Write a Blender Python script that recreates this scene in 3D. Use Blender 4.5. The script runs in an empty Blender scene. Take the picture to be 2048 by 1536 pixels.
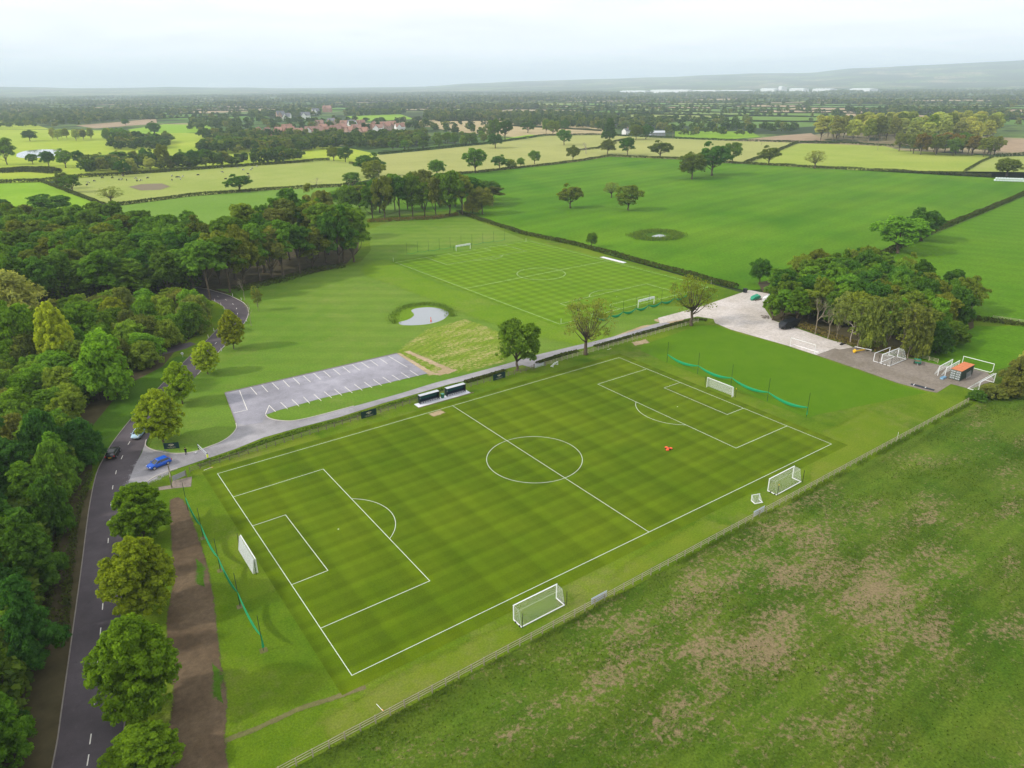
import bpy, math, random
import numpy as np
from mathutils import Vector, Matrix

random.seed(7)
SC = bpy.context.scene
COL = SC.collection

# ------------------------------------------------------------------ camera (photo is 2048 x 1536)
F, PIT, ROLL, YAW = 1421.46, 0.398078, -0.009065, 0.617203
CX, CY, CH = -22.0392, -65.2190, 65.9446
CAMP = np.array([CX, CY, CH])
FW = np.array([math.sin(YAW)*math.cos(PIT), math.cos(YAW)*math.cos(PIT), -math.sin(PIT)])
_r = np.array([math.cos(YAW), -math.sin(YAW), 0.0]); _u = np.cross(_r, FW)
RT = math.cos(ROLL)*_r + math.sin(ROLL)*_u
UP = -math.sin(ROLL)*_r + math.cos(ROLL)*_u
cam_d = bpy.data.cameras.new('camera')
cam_d.sensor_width = 36.0; cam_d.lens = 36.0*F/2048; cam_d.clip_start = 0.5; cam_d.clip_end = 120000
cam = bpy.data.objects.new('camera', cam_d); COL.objects.link(cam)
cam.matrix_world = Matrix(((RT[0], UP[0], -FW[0], CX), (RT[1], UP[1], -FW[1], CY), (RT[2], UP[2], -FW[2], CH), (0, 0, 0, 1)))
SC.camera = cam

# ------------------------------------------------------------------ light, sky, exposure
SUN_TO = Vector((-0.94, 0.34, 0)).normalized()*math.cos(math.radians(34)) + Vector((0, 0, math.sin(math.radians(34))))
sun_d = bpy.data.lights.new('sun', 'SUN'); sun_d.energy = 4.4; sun_d.angle = math.radians(3.0); sun_d.color = (1.0, 0.95, 0.87)
sun = bpy.data.objects.new('sun', sun_d); COL.objects.link(sun)
sun.rotation_euler = SUN_TO.to_track_quat('Z', 'Y').to_euler(); sun.location = (-300, 100, 200)
world = bpy.data.worlds.new('World'); SC.world = world; world.use_nodes = True
def build_world():
    t = world.node_tree; N = t.nodes; L = t.links; N.clear()
    out = N.new('ShaderNodeOutputWorld'); bg = N.new('ShaderNodeBackground'); L.new(bg.outputs[0], out.inputs[0])
    sky = N.new('ShaderNodeTexSky'); sky.sky_type = 'NISHITA'; sky.sun_disc = False
    sky.sun_elevation = math.radians(34); sky.sun_rotation = math.atan2(SUN_TO.x, SUN_TO.y)
    sky.dust_density = 2.0
    tc = N.new('ShaderNodeTexCoord'); sp = N.new('ShaderNodeSeparateXYZ'); L.new(tc.outputs['Generated'], sp.inputs[0])
    def m(op, a, b=None, c=None):
        n = N.new('ShaderNodeMath'); n.operation = op
        for i, x in enumerate((a, b, c)):
            if x is None: continue
            if isinstance(x, (int, float)): n.inputs[i].default_value = x
            else: L.new(x, n.inputs[i])
        return n.outputs[0]
    z = m('ADD', m('MAXIMUM', sp.outputs[2], 0.0), 0.06)
    cx = m('DIVIDE', sp.outputs[0], z); cy = m('DIVIDE', sp.outputs[1], z)
    cb = N.new('ShaderNodeCombineXYZ'); L.new(cx, cb.inputs[0]); L.new(cy, cb.inputs[1])
    n1 = N.new('ShaderNodeTexNoise'); n1.inputs['Scale'].default_value = 0.55; n1.inputs['Detail'].default_value = 6; n1.inputs['Roughness'].default_value = 0.55; n1.inputs['Distortion'].default_value = 0.4
    L.new(cb.outputs[0], n1.inputs['Vector'])
    n2 = N.new('ShaderNodeTexNoise'); n2.inputs['Scale'].default_value = 1.7; n2.inputs['Detail'].default_value = 5
    L.new(cb.outputs[0], n2.inputs['Vector'])
    r = N.new('ShaderNodeMapRange'); r.inputs[1].default_value = 0.36; r.inputs[2].default_value = 0.58; r.inputs[3].default_value = 0.84; r.inputs[4].default_value = 1.0
    L.new(m('ADD', m('MULTIPLY', n1.outputs[0], 0.7), m('MULTIPLY', n2.outputs[0], 0.3)), r.inputs[0])
    mul = N.new('ShaderNodeMix'); mul.data_type = 'RGBA'; mul.blend_type = 'MULTIPLY'; mul.inputs[0].default_value = 1
    L.new(sky.outputs[0], mul.inputs[6]); mul.inputs[7].default_value = (0.10, 0.10, 0.10, 1)
    mx = N.new('ShaderNodeMix'); mx.data_type = 'RGBA'
    L.new(r.outputs[0], mx.inputs[0]); L.new(mul.outputs[2], mx.inputs[6]); mx.inputs[7].default_value = (1.66, 1.69, 1.76, 1)
    L.new(mx.outputs[2], bg.inputs[0]); bg.inputs[1].default_value = 1.0
build_world()
SC.view_settings.view_transform = 'Standard'; SC.view_settings.look = 'None'
SC.view_settings.gamma = 1.0; SC.view_settings.use_curve_mapping = False
SC.view_settings.exposure = -0.40
cy_ = SC.cycles
cy_.use_denoising = True; cy_.max_bounces = 6; cy_.diffuse_bounces = 3; cy_.glossy_bounces = 2; cy_.transmission_bounces = 3
cy_.transparent_max_bounces = 6; cy_.volume_bounces = 3; cy_.sample_clamp_indirect = 4
cy_.use_adaptive_sampling = True; cy_.adaptive_threshold = 0.02

# ------------------------------------------------------------------ helpers
def at(u, v, z=0.0):
    d = FW + RT*(u-1024)/F + UP*(768-v)/F
    k = (z-CH)/d[2]
    return np.array([CX+d[0]*k, CY+d[1]*k, z])
def px(P):
    d = np.asarray(P, float)-CAMP; zz = d@FW
    return 1024+F*(d@RT)/zz, 768-F*(d@UP)/zz
def ppm(P):
    return F/((np.asarray(P, float)-CAMP)@FW)
def hgt(P, vtop):                       # metres of height above P that reach image row vtop
    lo, hi = 0.0, 80.0
    for _ in range(40):
        m = (lo+hi)/2
        if px((P[0], P[1], m))[1] > vtop: lo = m
        else: hi = m
    return (lo+hi)/2
def smooth(pts, n=6):
    P = [np.array(p, float) for p in pts]; out = []
    for i in range(len(P)-1):
        a, b, c, d = P[max(i-1, 0)], P[i], P[i+1], P[min(i+2, len(P)-1)]
        for k in range(n):
            t = k/n
            out.append(0.5*((2*b)+(c-a)*t+(2*a-5*b+4*c-d)*t*t+(3*b-a-3*c+d)*t**3))
    out.append(P[-1]); return out
def resample(P, step):
    P = [np.array(p, float) for p in P]; out = [P[0]]; left = step
    for a, b in zip(P[:-1], P[1:]):
        L = np.linalg.norm(b-a); t = left
        while t <= L:
            out.append(a+(b-a)*t/L); t += step
        left = t-L
    return out

class MB:
    def __init__(s): s.v = []; s.f = []; s.mi = []; s.m = 0
    def add(s, vs, fs):
        o = len(s.v); s.v.extend([tuple(map(float, q)) for q in vs])
        for f in fs: s.f.append([i+o for i in f]); s.mi.append(s.m)
    def box(s, x0, x1, y0, y1, z0, z1):
        s.add([(x0,y0,z0),(x1,y0,z0),(x1,y1,z0),(x0,y1,z0),(x0,y0,z1),(x1,y0,z1),(x1,y1,z1),(x0,y1,z1)],
              [(0,3,2,1),(4,5,6,7),(0,1,5,4),(1,2,6,5),(2,3,7,6),(3,0,4,7)]); return s
    def loft(s, pts, rads, n=8, caps=True, up=(0, 0, 1)):
        pts = [np.array(p, float) for p in pts]; vs = []; fs = []
        for i, p in enumerate(pts):
            t = pts[min(i+1, len(pts)-1)]-pts[max(i-1, 0)]; t = t/(np.linalg.norm(t)+1e-9)
            u = np.array(up, float)
            if abs(t@u) > 0.93: u = np.array([1.0, 0, 0]) if abs(t[0]) < 0.9 else np.array([0, 1.0, 0])
            a = np.cross(t, u); a /= np.linalg.norm(a); b = np.cross(a, t)
            r = rads[i] if hasattr(rads, '__len__') else rads
            ra, rb = r if hasattr(r, '__len__') else (r, r)
            for k in range(n):
                an = 2*math.pi*(k+0.5)/n; vs.append(p+a*ra*math.cos(an)+b*rb*math.sin(an))
        for i in range(len(pts)-1):
            for k in range(n):
                fs.append((i*n+k, i*n+(k+1) % n, (i+1)*n+(k+1) % n, (i+1)*n+k))
        if caps: fs.append(tuple(range(n-1, -1, -1))); fs.append(tuple((len(pts)-1)*n+k for k in range(n)))
        s.add(vs, fs); return s
    def tube(s, a, b, r, r2=None, n=6): return s.loft([a, b], [r, r if r2 is None else r2], n)
    def bar(s, a, b, w, h):             # square bar from a to b
        return s.loft([a, b], [(w*0.7071, h*0.7071)]*2, 4)
    def quad(s, a, b, c, d): s.add([a, b, c, d], [(0, 1, 2, 3)]); return s
    def prism(s, poly, z0, z1):
        n = len(poly); A = sum(poly[i][0]*poly[(i+1) % n][1]-poly[(i+1) % n][0]*poly[i][1] for i in range(n))
        if A < 0: poly = poly[::-1]
        s.add([(p[0], p[1], z0) for p in poly]+[(p[0], p[1], z1) for p in poly],
              [tuple(range(n-1, -1, -1)), tuple(range(n, 2*n))]+[(i, (i+1) % n, n+(i+1) % n, n+i) for i in range(n)]); return s
    def mesh(s, name, mats, smooth=False):
        me = bpy.data.meshes.new(name); me.from_pydata(s.v, [], s.f)
        for m in (mats if isinstance(mats, (list, tuple)) else [mats]): me.materials.append(m)
        if any(s.mi): me.polygons.foreach_set('material_index', s.mi)
        if smooth: me.polygons.foreach_set('use_smooth', [True]*len(me.polygons))
        me.update(); return me
    def build(s, name, mats, parent=None, smooth=False, loc=None):
        return mobj(name, s.mesh(name, mats, smooth), parent, loc)
def mobj(name, me, parent=None, loc=None):
    o = bpy.data.objects.new(name, me); COL.objects.link(o)
    if parent is not None: o.parent = parent
    if loc is not None: o.location = loc
    return o
def tag(o, label, cat, group=None):
    o['label'] = label; o['category'] = cat
    if group: o['group'] = group
    return o
def thing(name, label, cat, loc=(0, 0, 0), rz=0.0, group=None):
    o = bpy.data.objects.new(name, None); COL.objects.link(o); o.empty_display_size = 0.5
    o.location = tuple(map(float, loc)); o.rotation_euler = (0, 0, rz); return tag(o, label, cat, group)
def struct(o): o['kind'] = 'structure'; return o
def stuff(o, label, cat=None):
    o['kind'] = 'stuff'; o['label'] = label
    if cat: o['category'] = cat
    return o
def copy_tree(o, parent=None):
    c = o.copy(); COL.objects.link(c); c.parent = parent
    for ch in list(o.children): copy_tree(ch, c)
    return c
def sheet(name, pts, mat, z, parent=None, uv=True):
    P = [at(*p) if uv else p for p in pts]
    mb = MB(); n = len(P)
    A = sum(P[i][0]*P[(i+1) % n][1]-P[(i+1) % n][0]*P[i][1] for i in range(n))
    if A < 0: P = P[::-1]
    mb.add([(p[0], p[1], z) for p in P], [tuple(range(n))])
    o = mb.build(name, mat, parent)
    return o if parent is not None else struct(o)
def offs(P, d):
    out = []; n = len(P)
    for i in range(n):
        t = P[min(i+1, n-1)]-P[max(i-1, 0)]; t = t[:2]/np.linalg.norm(t[:2])
        out.append(np.array([P[i][0]-t[1]*d, P[i][1]+t[0]*d]))
    return out
def strip(mb, P, d0, d1, z):            # flat ribbon between two offsets of a world polyline
    a = offs(P, d0); b = offs(P, d1)
    vs = [(q[0], q[1], z) for q in a]+[(q[0], q[1], z) for q in b]; n = len(a)
    fl = d1 > d0
    mb.add(vs, [(i, i+1, n+i+1, n+i) if fl else (i+1, i, n+i, n+i+1) for i in range(n-1)])
def kerb(mb, P, d0, d1, z0, z1):
    a = offs(P, d0); b = offs(P, d1); n = len(a)
    vs = [(q[0], q[1], z0) for q in a]+[(q[0], q[1], z1) for q in a]+[(q[0], q[1], z1) for q in b]+[(q[0], q[1], z0) for q in b]
    fs = []
    for i in range(n-1):
        for k in range(3): fs.append((k*n+i, k*n+i+1, (k+1)*n+i+1, (k+1)*n+i))
    mb.add(vs, fs)

# ------------------------------------------------------------------ materials
class NT:
    def __init__(s, name):
        s.mat = bpy.data.materials.new(name); s.mat.use_nodes = True
        s.t = s.mat.node_tree; s.N = s.t.nodes; s.L = s.t.links
        s.b = next(n for n in s.N if n.type == 'BSDF_PRINCIPLED'); s.out = next(n for n in s.N if n.type == 'OUTPUT_MATERIAL')
    def put(s, sock, x):
        if isinstance(x, (int, float)): sock.default_value = x
        elif isinstance(x, (tuple, list)): sock.default_value = tuple(x)+((1,) if len(x) == 3 and sock.type == 'RGBA' else ())
        else: s.L.new(x, sock)
    def m(s, op, *a, clamp=False):
        n = s.N.new('ShaderNodeMath'); n.operation = op; n.use_clamp = clamp
        for i, x in enumerate(a): s.put(n.inputs[i], x)
        return n.outputs[0]
    def mix(s, f, a, b, blend='MIX'):
        n = s.N.new('ShaderNodeMix'); n.data_type = 'RGBA'; n.blend_type = blend
        s.put(n.inputs[0], f); s.put(n.inputs[6], a); s.put(n.inputs[7], b); return n.outputs[2]
    def pos(s): return s.N.new('ShaderNodeNewGeometry').outputs['Position']
    def noise(s, vec, scale, detail=3, rough=0.5, dist=0.0):
        n = s.N.new('ShaderNodeTexNoise'); s.L.new(vec, n.inputs['Vector'])
        n.inputs['Scale'].default_value = scale; n.inputs['Detail'].default_value = detail
        n.inputs['Roughness'].default_value = rough; n.inputs['Distortion'].default_value = dist; return n.outputs[0]
    def rng(s, x, a, b, c=0.0, d=1.0, sm=False):
        n = s.N.new('ShaderNodeMapRange'); s.put(n.inputs[0], x)
        if sm: n.interpolation_type = 'SMOOTHSTEP'
        for i, q in enumerate((a, b, c, d)): n.inputs[i+1].default_value = q
        return n.outputs[0]
    def mapping(s, vec, scale=(1, 1, 1), rot=0.0):
        n = s.N.new('ShaderNodeMapping'); s.L.new(vec, n.inputs[0]); n.inputs['Rotation'].default_value = (0, 0, rot); n.inputs['Scale'].default_value = scale; return n.outputs[0]
    def bump(s, h, strength, dist=0.05):
        n = s.N.new('ShaderNodeBump'); n.inputs['Strength'].default_value = strength; n.inputs['Distance'].default_value = dist
        s.L.new(h, n.inputs['Height']); s.L.new(n.outputs[0], s.b.inputs['Normal'])
    def sep(s, vec):
        n = s.N.new('ShaderNodeSeparateXYZ'); s.L.new(vec, n.inputs[0]); return n.outputs
    def set(s, col=None, rough=0.6, metal=0.0, spec=0.3):
        if col is not None: s.put(s.b.inputs['Base Color'], col)
        s.put(s.b.inputs['Roughness'], rough); s.b.inputs['Metallic'].default_value = metal
        s.b.inputs['Specular IOR Level'].default_value = spec; return s.mat
def plain(name, c, rough=0.6, metal=0.0, spec=0.3, var=0.15, scale=3.0, bump=0.0):
    t = NT(name); tc = t.N.new('ShaderNodeTexCoord').outputs['Object']
    n = t.noise(tc, scale, 5, 0.6)
    col = t.mix(t.rng(n, 0.25, 0.75), tuple(x*(1-var) for x in c), tuple(min(1, x*(1+var)) for x in c))
    if bump: t.bump(t.noise(tc, scale*8, 3), bump, 0.02)
    return t.set(col, rough, metal, spec)
def grass(name, c1, c2, dry=(0.30, 0.24, 0.10), dlo=0.62, dhi=0.8, damt=0.0, big=0.02, mid=0.2, fine=2.2, stripes=(), dstretch=None, tuft=0.5, famp=0.35, dcen=None, dfr=(0.045, 0.55, 0.55)):
    t = NT(name); p = t.pos()
    a = t.noise(p, big, 3, 0.55); b = t.noise(p, mid, 5, 0.6)
    f = t.m('ADD', t.m('MULTIPLY', a, 0.6), t.m('MULTIPLY', b, 0.4))
    col = t.mix(t.rng(f, 0.36, 0.64), c1, c2)
    for (ang, per, amp, off) in stripes:
        xyz = t.sep(p)
        q = t.m('ADD', t.m('MULTIPLY', xyz[0], math.cos(ang)/per), t.m('MULTIPLY', xyz[1], math.sin(ang)/per))
        w = t.m('ADD', q, t.m('MULTIPLY', t.noise(p, 0.35, 3), 0.10))
        s = t.m('SINE', t.m('MULTIPLY', t.m('ADD', w, off), 2*math.pi))
        s = t.rng(t.m('MULTIPLY', s, 2.6), -1, 1, 1-amp, 1+amp)
        col = t.mulv(col, s)
    if damt > 0:
        dv = t.mapping(p, dstretch[0], dstretch[1]) if dstretch else p
        d = t.m('ADD', t.m('MULTIPLY', t.noise(dv, dfr[0], 4, 0.6), dfr[2]), t.m('MULTIPLY', t.noise(p, dfr[1], 7, 0.75), 1-dfr[2]))
        fac = t.rng(d, dlo, dhi, 0, 1)
        if dcen:
            xyz = t.sep(p); q = t.m('ADD', t.m('POWER', t.m('DIVIDE', t.m('SUBTRACT', xyz[0], dcen[0]), dcen[2]), 2.0), t.m('POWER', t.m('DIVIDE', t.m('SUBTRACT', xyz[1], dcen[1]), dcen[3]), 2.0))
            fac = t.rng(t.m('ADD', d, t.rng(q, 0.0, 2.4, 0.045, -0.025)), dlo, dhi, 0, 1)
        col = t.mix(t.m('MULTIPLY', fac, damt), col, dry)
    g = t.noise(p, fine, 5, 0.75)
    col = t.mulv(col, t.rng(g, 0.25, 0.75, 1-famp, 1+famp))
    t.bump(t.noise(p, fine*1.6, 5, 0.8), tuft, 0.15)
    return t.set(col, 0.9, 0, 0.04)
def _mulv(t, col, s):
    n = t.N.new('ShaderNodeVectorMath'); n.operation = 'SCALE'; t.L.new(col, n.inputs[0]); t.put(n.inputs['Scale'], s); return n.outputs[0]
NT.mulv = _mulv

M = {}
SOFT = {}
def soft(key):
    if key not in SOFT:
        m = M[key].copy(); m.name = M[key].name+'_feathered'; T = m.node_tree; out = next(n for n in T.nodes if n.type == 'OUTPUT_MATERIAL'); src = out.inputs[0].links[0].from_socket
        t = NT.__new__(NT); t.mat, t.t, t.N, t.L = m, T, T.nodes, T.links
        a = T.nodes.new('ShaderNodeAttribute'); a.attribute_name = 'fade'; p = t.pos()
        nz = t.m('ADD', t.m('MULTIPLY', t.m('SUBTRACT', t.noise(p, 0.7, 4, 0.7), 0.5), 1.3), t.m('MULTIPLY', t.m('SUBTRACT', t.noise(p, 5.0, 6, 0.8), 0.5), 2.4)); f = t.m('GREATER_THAN', t.m('ADD', a.outputs['Fac'], nz), 0.5)
        mx = T.nodes.new('ShaderNodeMixShader'); tr = T.nodes.new('ShaderNodeBsdfTransparent'); T.links.new(f, mx.inputs[0]); T.links.new(tr.outputs[0], mx.inputs[1]); T.links.new(src, mx.inputs[2]); T.links.new(mx.outputs[0], out.inputs[0]); SOFT[key] = m
    return SOFT[key]
def soft_sheet(name, pts, key, z, w, uv=True):
    P = [np.array((at(*p) if uv else p)[:2], float) for p in pts]
    if sum(P[i][0]*P[(i+1) % len(P)][1]-P[(i+1) % len(P)][0]*P[i][1] for i in range(len(P))) < 0: P = P[::-1]
    n = len(P); I = []; O = []
    for i in range(n):
        a, b, c = P[i-1], P[i], P[(i+1) % n]; t1 = (b-a)/(np.linalg.norm(b-a)+1e-9); t2 = (c-b)/(np.linalg.norm(c-b)+1e-9); nn = np.array([-(t1+t2)[1], (t1+t2)[0]]); nn /= np.linalg.norm(nn)+1e-9
        I.append(b+nn*w*0.12); O.append(b-nn*w*0.88)
    mb = MB(); mb.add([(q[0], q[1], z) for q in O]+[(q[0], q[1], z) for q in I], [(i, (i+1) % n, n+(i+1) % n, n+i) for i in range(n)]+[tuple(range(n, 2*n))])
    o = struct(mb.build(name, soft(key))); at_ = o.data.attributes.new('fade', 'FLOAT', 'POINT'); at_.data.foreach_set('value', np.array([0.0]*n+[1.0]*n, np.float32)); return o
PA = math.pi
M['pitch'] = grass('pitch_grass', (0.062, 0.110, 0.002), (0.104, 0.150, 0.004), big=0.035, mid=0.12, fine=5.0, famp=0.30, tuft=0.3,
                   stripes=((0, 8.2, 0.055, 0.1), (PA/2, 5.0, 0.05, 0.2), (PA/2, 2.5, 0.06, 0.0), (0, 4.1, 0.045, 0.3)))
M['pitch2'] = grass('far_pitch_grass', (0.092, 0.180, 0.005), (0.122, 0.212, 0.009), big=0.03, fine=3.0, famp=0.22, tuft=0.25,
                    stripes=((0, 4.6, 0.075, 0), (PA/2, 4.2, 0.075, 0)))
M['margin'] = grass('margin_grass', (0.060, 0.124, 0.004), (0.130, 0.192, 0.010), damt=0.6, dlo=0.52, dhi=0.68, dry=(0.19, 0.175, 0.060), big=0.04, mid=0.25, fine=4.0, famp=0.4)
M['training'] = grass('training_grass', (0.066, 0.150, 0.003), (0.092, 0.182, 0.006), fine=3.5, tuft=0.3, famp=0.25)
M['meadow'] = grass('meadow_grass', (0.090, 0.180, 0.014), (0.140, 0.215, 0.028), damt=0.5, dlo=0.53, dhi=0.75, dry=(0.24, 0.225, 0.08), fine=2.4, stripes=((0.9, 9.0, 0.04, 0),))
M['bank'] = grass('bank_grass', (0.100, 0.195, 0.007), (0.140, 0.225, 0.014), damt=0.5, dlo=0.5, dhi=0.8, dry=(0.25, 0.23, 0.08), fine=2.0)
M['drygrass'] = grass('dry_turf', (0.095, 0.165, 0.006), (0.150, 0.190, 0.016), damt=0.6, dlo=0.5, dhi=0.7, dry=(0.20, 0.180, 0.070), fine=4.0, famp=0.35)
M['verge'] = grass('verge_grass', (0.040, 0.098, 0.006), (0.068, 0.135, 0.010), damt=0.3, dry=(0.15, 0.12, 0.045))
M['rough'] = grass('rough_field_grass', (0.048, 0.104, 0.006), (0.100, 0.148, 0.014), damt=0.92, dlo=0.515, dhi=0.60, dry=(0.240, 0.178, 0.098), dfr=(0.13, 1.3, 0.40), dcen=(56, -24, 30, 15), stripes=((PA/2, 6.5, 0.05, 0.3), (PA/2, 17.0, 0.06, 0.1), (PA/2, 2.3, 0.04, 0.0)), big=0.06, mid=0.4, fine=3.2,
                   dstretch=((0.6, 1.15, 1), 0.10), tuft=1.0, famp=0.55)
M['crop'] = grass('bright_field_grass', (0.050, 0.146, 0.002), (0.102, 0.204, 0.006), big=0.009, mid=0.035, fine=0.9, famp=0.3, stripes=((1.75, 13.0, 0.035, 0), (1.70, 47.0, 0.045, 0.2)))
M['crop2'] = grass('right_field_grass', (0.062, 0.158, 0.003), (0.094, 0.192, 0.006), big=0.012, mid=0.06, fine=0.9, famp=0.3, stripes=((0.35, 11.0, 0.035, 0),))
M['pasture'] = grass('pasture_grass', (0.265, 0.280, 0.080), (0.330, 0.330, 0.105), big=0.012, mid=0.05, fine=0.6, famp=0.16)
M['cowgrass'] = grass('cow_pasture_grass', (0.230, 0.285, 0.055), (0.295, 0.325, 0.085), big=0.015, mid=0.05, fine=0.6, famp=0.16)
M['lime_field'] = grass('lime_field_grass', (0.165, 0.300, 0.012), (0.215, 0.345, 0.022), big=0.015, mid=0.05, fine=0.5, famp=0.16)
M['golf'] = grass('golf_grass_sunlit', (0.230, 0.315, 0.022), (0.330, 0.385, 0.042), big=0.009, mid=0.03, fine=0.4, famp=0.16)  # base colour lightened to stand in for sun breaking between cloud shadows
M['lime_pale'] = grass('pale_lime_grass', (0.225, 0.290, 0.040), (0.290, 0.330, 0.060), big=0.012, mid=0.04, fine=0.5, famp=0.18)
M['mid_field'] = grass('mid_field_grass', (0.115, 0.215, 0.022), (0.150, 0.250, 0.034), damt=0.5, dry=(0.15, 0.30, 0.010), dlo=0.58, dhi=0.66, big=0.012, mid=0.05, fine=0.8, famp=0.25)
M['seed'] = grass('reseeded_grass', (0.110, 0.190, 0.010), (0.190, 0.245, 0.026), damt=0.92, dlo=0.50, dhi=0.58, dry=(0.36, 0.31, 0.13), dfr=(0.12, 1.2, 0.35), fine=2.5, dstretch=((0.6, 2.0, 1), 1.2), stripes=((PA/2+0.5, 2.2, 0.07, 0),))
M['ploughed'] = plain('ploughed_soil', (0.30, 0.215, 0.135), 0.95, 0, 0.1, 0.2, 0.05)
M['stubble'] = plain('stubble', (0.36, 0.285, 0.145), 0.95, 0, 0.1, 0.15, 0.03)
M['woodfloor'] = plain('woodland_floor', (0.075, 0.062, 0.030), 0.95, 0, 0.1, 0.3, 0.4)
def asphalt(name, c, sp=0.12, crack=True):
    t = NT(name); p = t.pos()
    a = t.noise(p, 0.35, 5, 0.65); g = t.noise(p, 14.0, 2, 0.6); w = t.noise(t.mapping(p, (1, 1, 1)), 0.08, 3)
    col = t.mix(t.rng(a, 0.3, 0.7), tuple(x*0.82 for x in c), tuple(x*1.18 for x in c))
    col = t.mulv(col, t.rng(w, 0.3, 0.7, 0.78, 1.2)); col = t.mulv(col, t.rng(g, 0.3, 0.7, 0.8, 1.2)); s2 = t.noise(p, 1.3, 6, 0.75); col = t.mix(t.rng(s2, 0.58, 0.75, 0, 0.5), col, tuple(min(1, x*1.5+0.02) for x in c)); col = t.mix(t.rng(t.noise(p, 0.7, 5, 0.7, 0.6), 0.60, 0.66, 0, 0.35), col, tuple(x*0.55 for x in c))
    t.bump(g, 0.3, 0.01); return t.set(col, 0.8, 0, 0.25)
M['road'] = asphalt('drive_asphalt', (0.080, 0.066, 0.072))
M['track'] = asphalt('access_asphalt', (0.275, 0.262, 0.270))
M['park'] = asphalt('car_park_asphalt', (0.275, 0.265, 0.295))
def gravel(name, c, c2):
    t = NT(name); p = t.pos()
    a = t.noise(p, 0.12, 5, 0.6); b = t.noise(p, 1.2, 6, 0.75); g = t.noise(p, 9, 3, 0.7)
    col = t.mix(t.rng(a, 0.4, 0.6), c, c2); col = t.mulv(col, t.rng(b, 0.3, 0.7, 0.72, 1.25)); col = t.mulv(col, t.rng(g, 0.3, 0.7, 0.85, 1.15))
    t.bump(g, 0.5, 0.03); return t.set(col, 0.95, 0, 0.15)
M['gravel_pale'] = gravel('pale_gravel', (0.53, 0.48, 0.44), (0.45, 0.40, 0.35))
M['gravel_grey'] = gravel('grey_gravel', (0.24, 0.205, 0.17), (0.19, 0.16, 0.125))
M['chip'] = gravel('bark_chip', (0.088, 0.060, 0.034), (0.130, 0.092, 0.054))
M['wear'] = gravel('worn_earth', (0.125, 0.125, 0.040), (0.155, 0.135, 0.060))
M['sand'] = gravel('bare_sand', (0.42, 0.32, 0.20), (0.34, 0.26, 0.15))
M['paving'] = gravel('path_paving', (0.27, 0.22, 0.18), (0.22, 0.18, 0.15))
M['white'] = plain('white_line_paint', (0.62, 0.66, 0.58), 0.8, var=0.2, scale=1.5)
M['parkline'] = plain('car_park_line_paint', (0.74, 0.70, 0.62), 0.7, var=0.18, scale=2)
M['kerb'] = plain('kerb_stone', (0.50, 0.46, 0.40), 0.9, var=0.15, scale=1.2)
M['kerbdark'] = plain('dark_kerb_stone', (0.24, 0.21, 0.18), 0.9, var=0.2, scale=1.2)
M['goal'] = plain('white_goal_paint', (0.82, 0.82, 0.82), 0.35, var=0.04)
M['net'] = plain('white_net_cord', (0.78, 0.80, 0.78), 0.8, var=0.05)
M['black'] = plain('black_rubber', (0.012, 0.012, 0.013), 0.6)
M['greenpost'] = plain('dark_green_post', (0.006, 0.035, 0.024), 0.5)
M['greennet'] = plain('green_netting', (0.004, 0.26, 0.10), 0.7, var=0.15, scale=6)
M['timber'] = plain('weathered_timber', (0.36, 0.32, 0.22), 0.9, var=0.25, scale=2.5)
M['timberdark'] = plain('dark_timber', (0.17, 0.145, 0.10), 0.9, var=0.25, scale=2.5)
M['board'] = plain('pale_board', (0.62, 0.68, 0.74), 0.5, var=0.05)
M['greyboard'] = plain('grey_board', (0.30, 0.30, 0.30), 0.7, var=0.12)
M['banner'] = plain('dark_green_banner', (0.004, 0.028, 0.026), 0.55, var=0.12)
M['gold'] = plain('pale_gold_print', (0.62, 0.55, 0.36), 0.6, var=0.1)
M['dugout'] = plain('dugout_green', (0.006, 0.085, 0.078), 0.35, var=0.25, scale=4)
M['dugdark'] = plain('dugout_dark_panel', (0.010, 0.018, 0.022), 0.35)
M['metal'] = plain('galvanised_metal', (0.52, 0.54, 0.57), 0.4, 0.3)
M['seat'] = plain('seat_navy_plastic', (0.008, 0.010, 0.035), 0.4)
M['concrete'] = plain('pale_concrete', (0.66, 0.66, 0.70), 0.85, var=0.08)
M['soil'] = plain('bare_soil', (0.17, 0.135, 0.075), 0.95, var=0.25)
M['bin'] = plain('green_bin_plastic', (0.012, 0.11, 0.065), 0.5)
M['binlid'] = plain('pale_green_lid', (0.10, 0.36, 0.25), 0.5)
M['glass'] = NT('dark_glass').set((0.02, 0.025, 0.03), 0.05, 0, 0.8)
M['tyre'] = plain('tyre_rubber', (0.012, 0.012, 0.012), 0.85)
M['rim'] = plain('alloy_rim', (0.55, 0.56, 0.58), 0.3, 0.8)
M['lamp'] = plain('headlamp_lens', (0.75, 0.78, 0.82), 0.1, 0, 0.6, 0.03)
M['tail'] = plain('tail_lamp_red', (0.45, 0.01, 0.015), 0.2)
M['plate'] = plain('yellow_plate', (0.80, 0.50, 0.02), 0.5, var=0.04)
M['whiteplate'] = plain('white_plate', (0.75, 0.75, 0.72), 0.5, var=0.04)
def carpaint(name, c):
    t = NT(name); t.b.inputs['Coat Weight'].default_value = 0.12; t.b.inputs['Coat Roughness'].default_value = 0.05
    p = t.N.new('ShaderNodeTexCoord').outputs['Object']; col = t.mix(t.rng(t.noise(p, 2, 2), 0.3, 0.7), tuple(x*0.92 for x in c), tuple(x*1.05 for x in c))
    return t.set(col, 0.3, 0.0, 0.4)
M['car_black'] = carpaint('black_car_paint', (0.004, 0.004, 0.006)); M['car_blue'] = carpaint('blue_car_paint', (0.006, 0.085, 0.48)); M['car_pale'] = carpaint('pale_blue_car_paint', (0.38, 0.55, 0.66))
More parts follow.
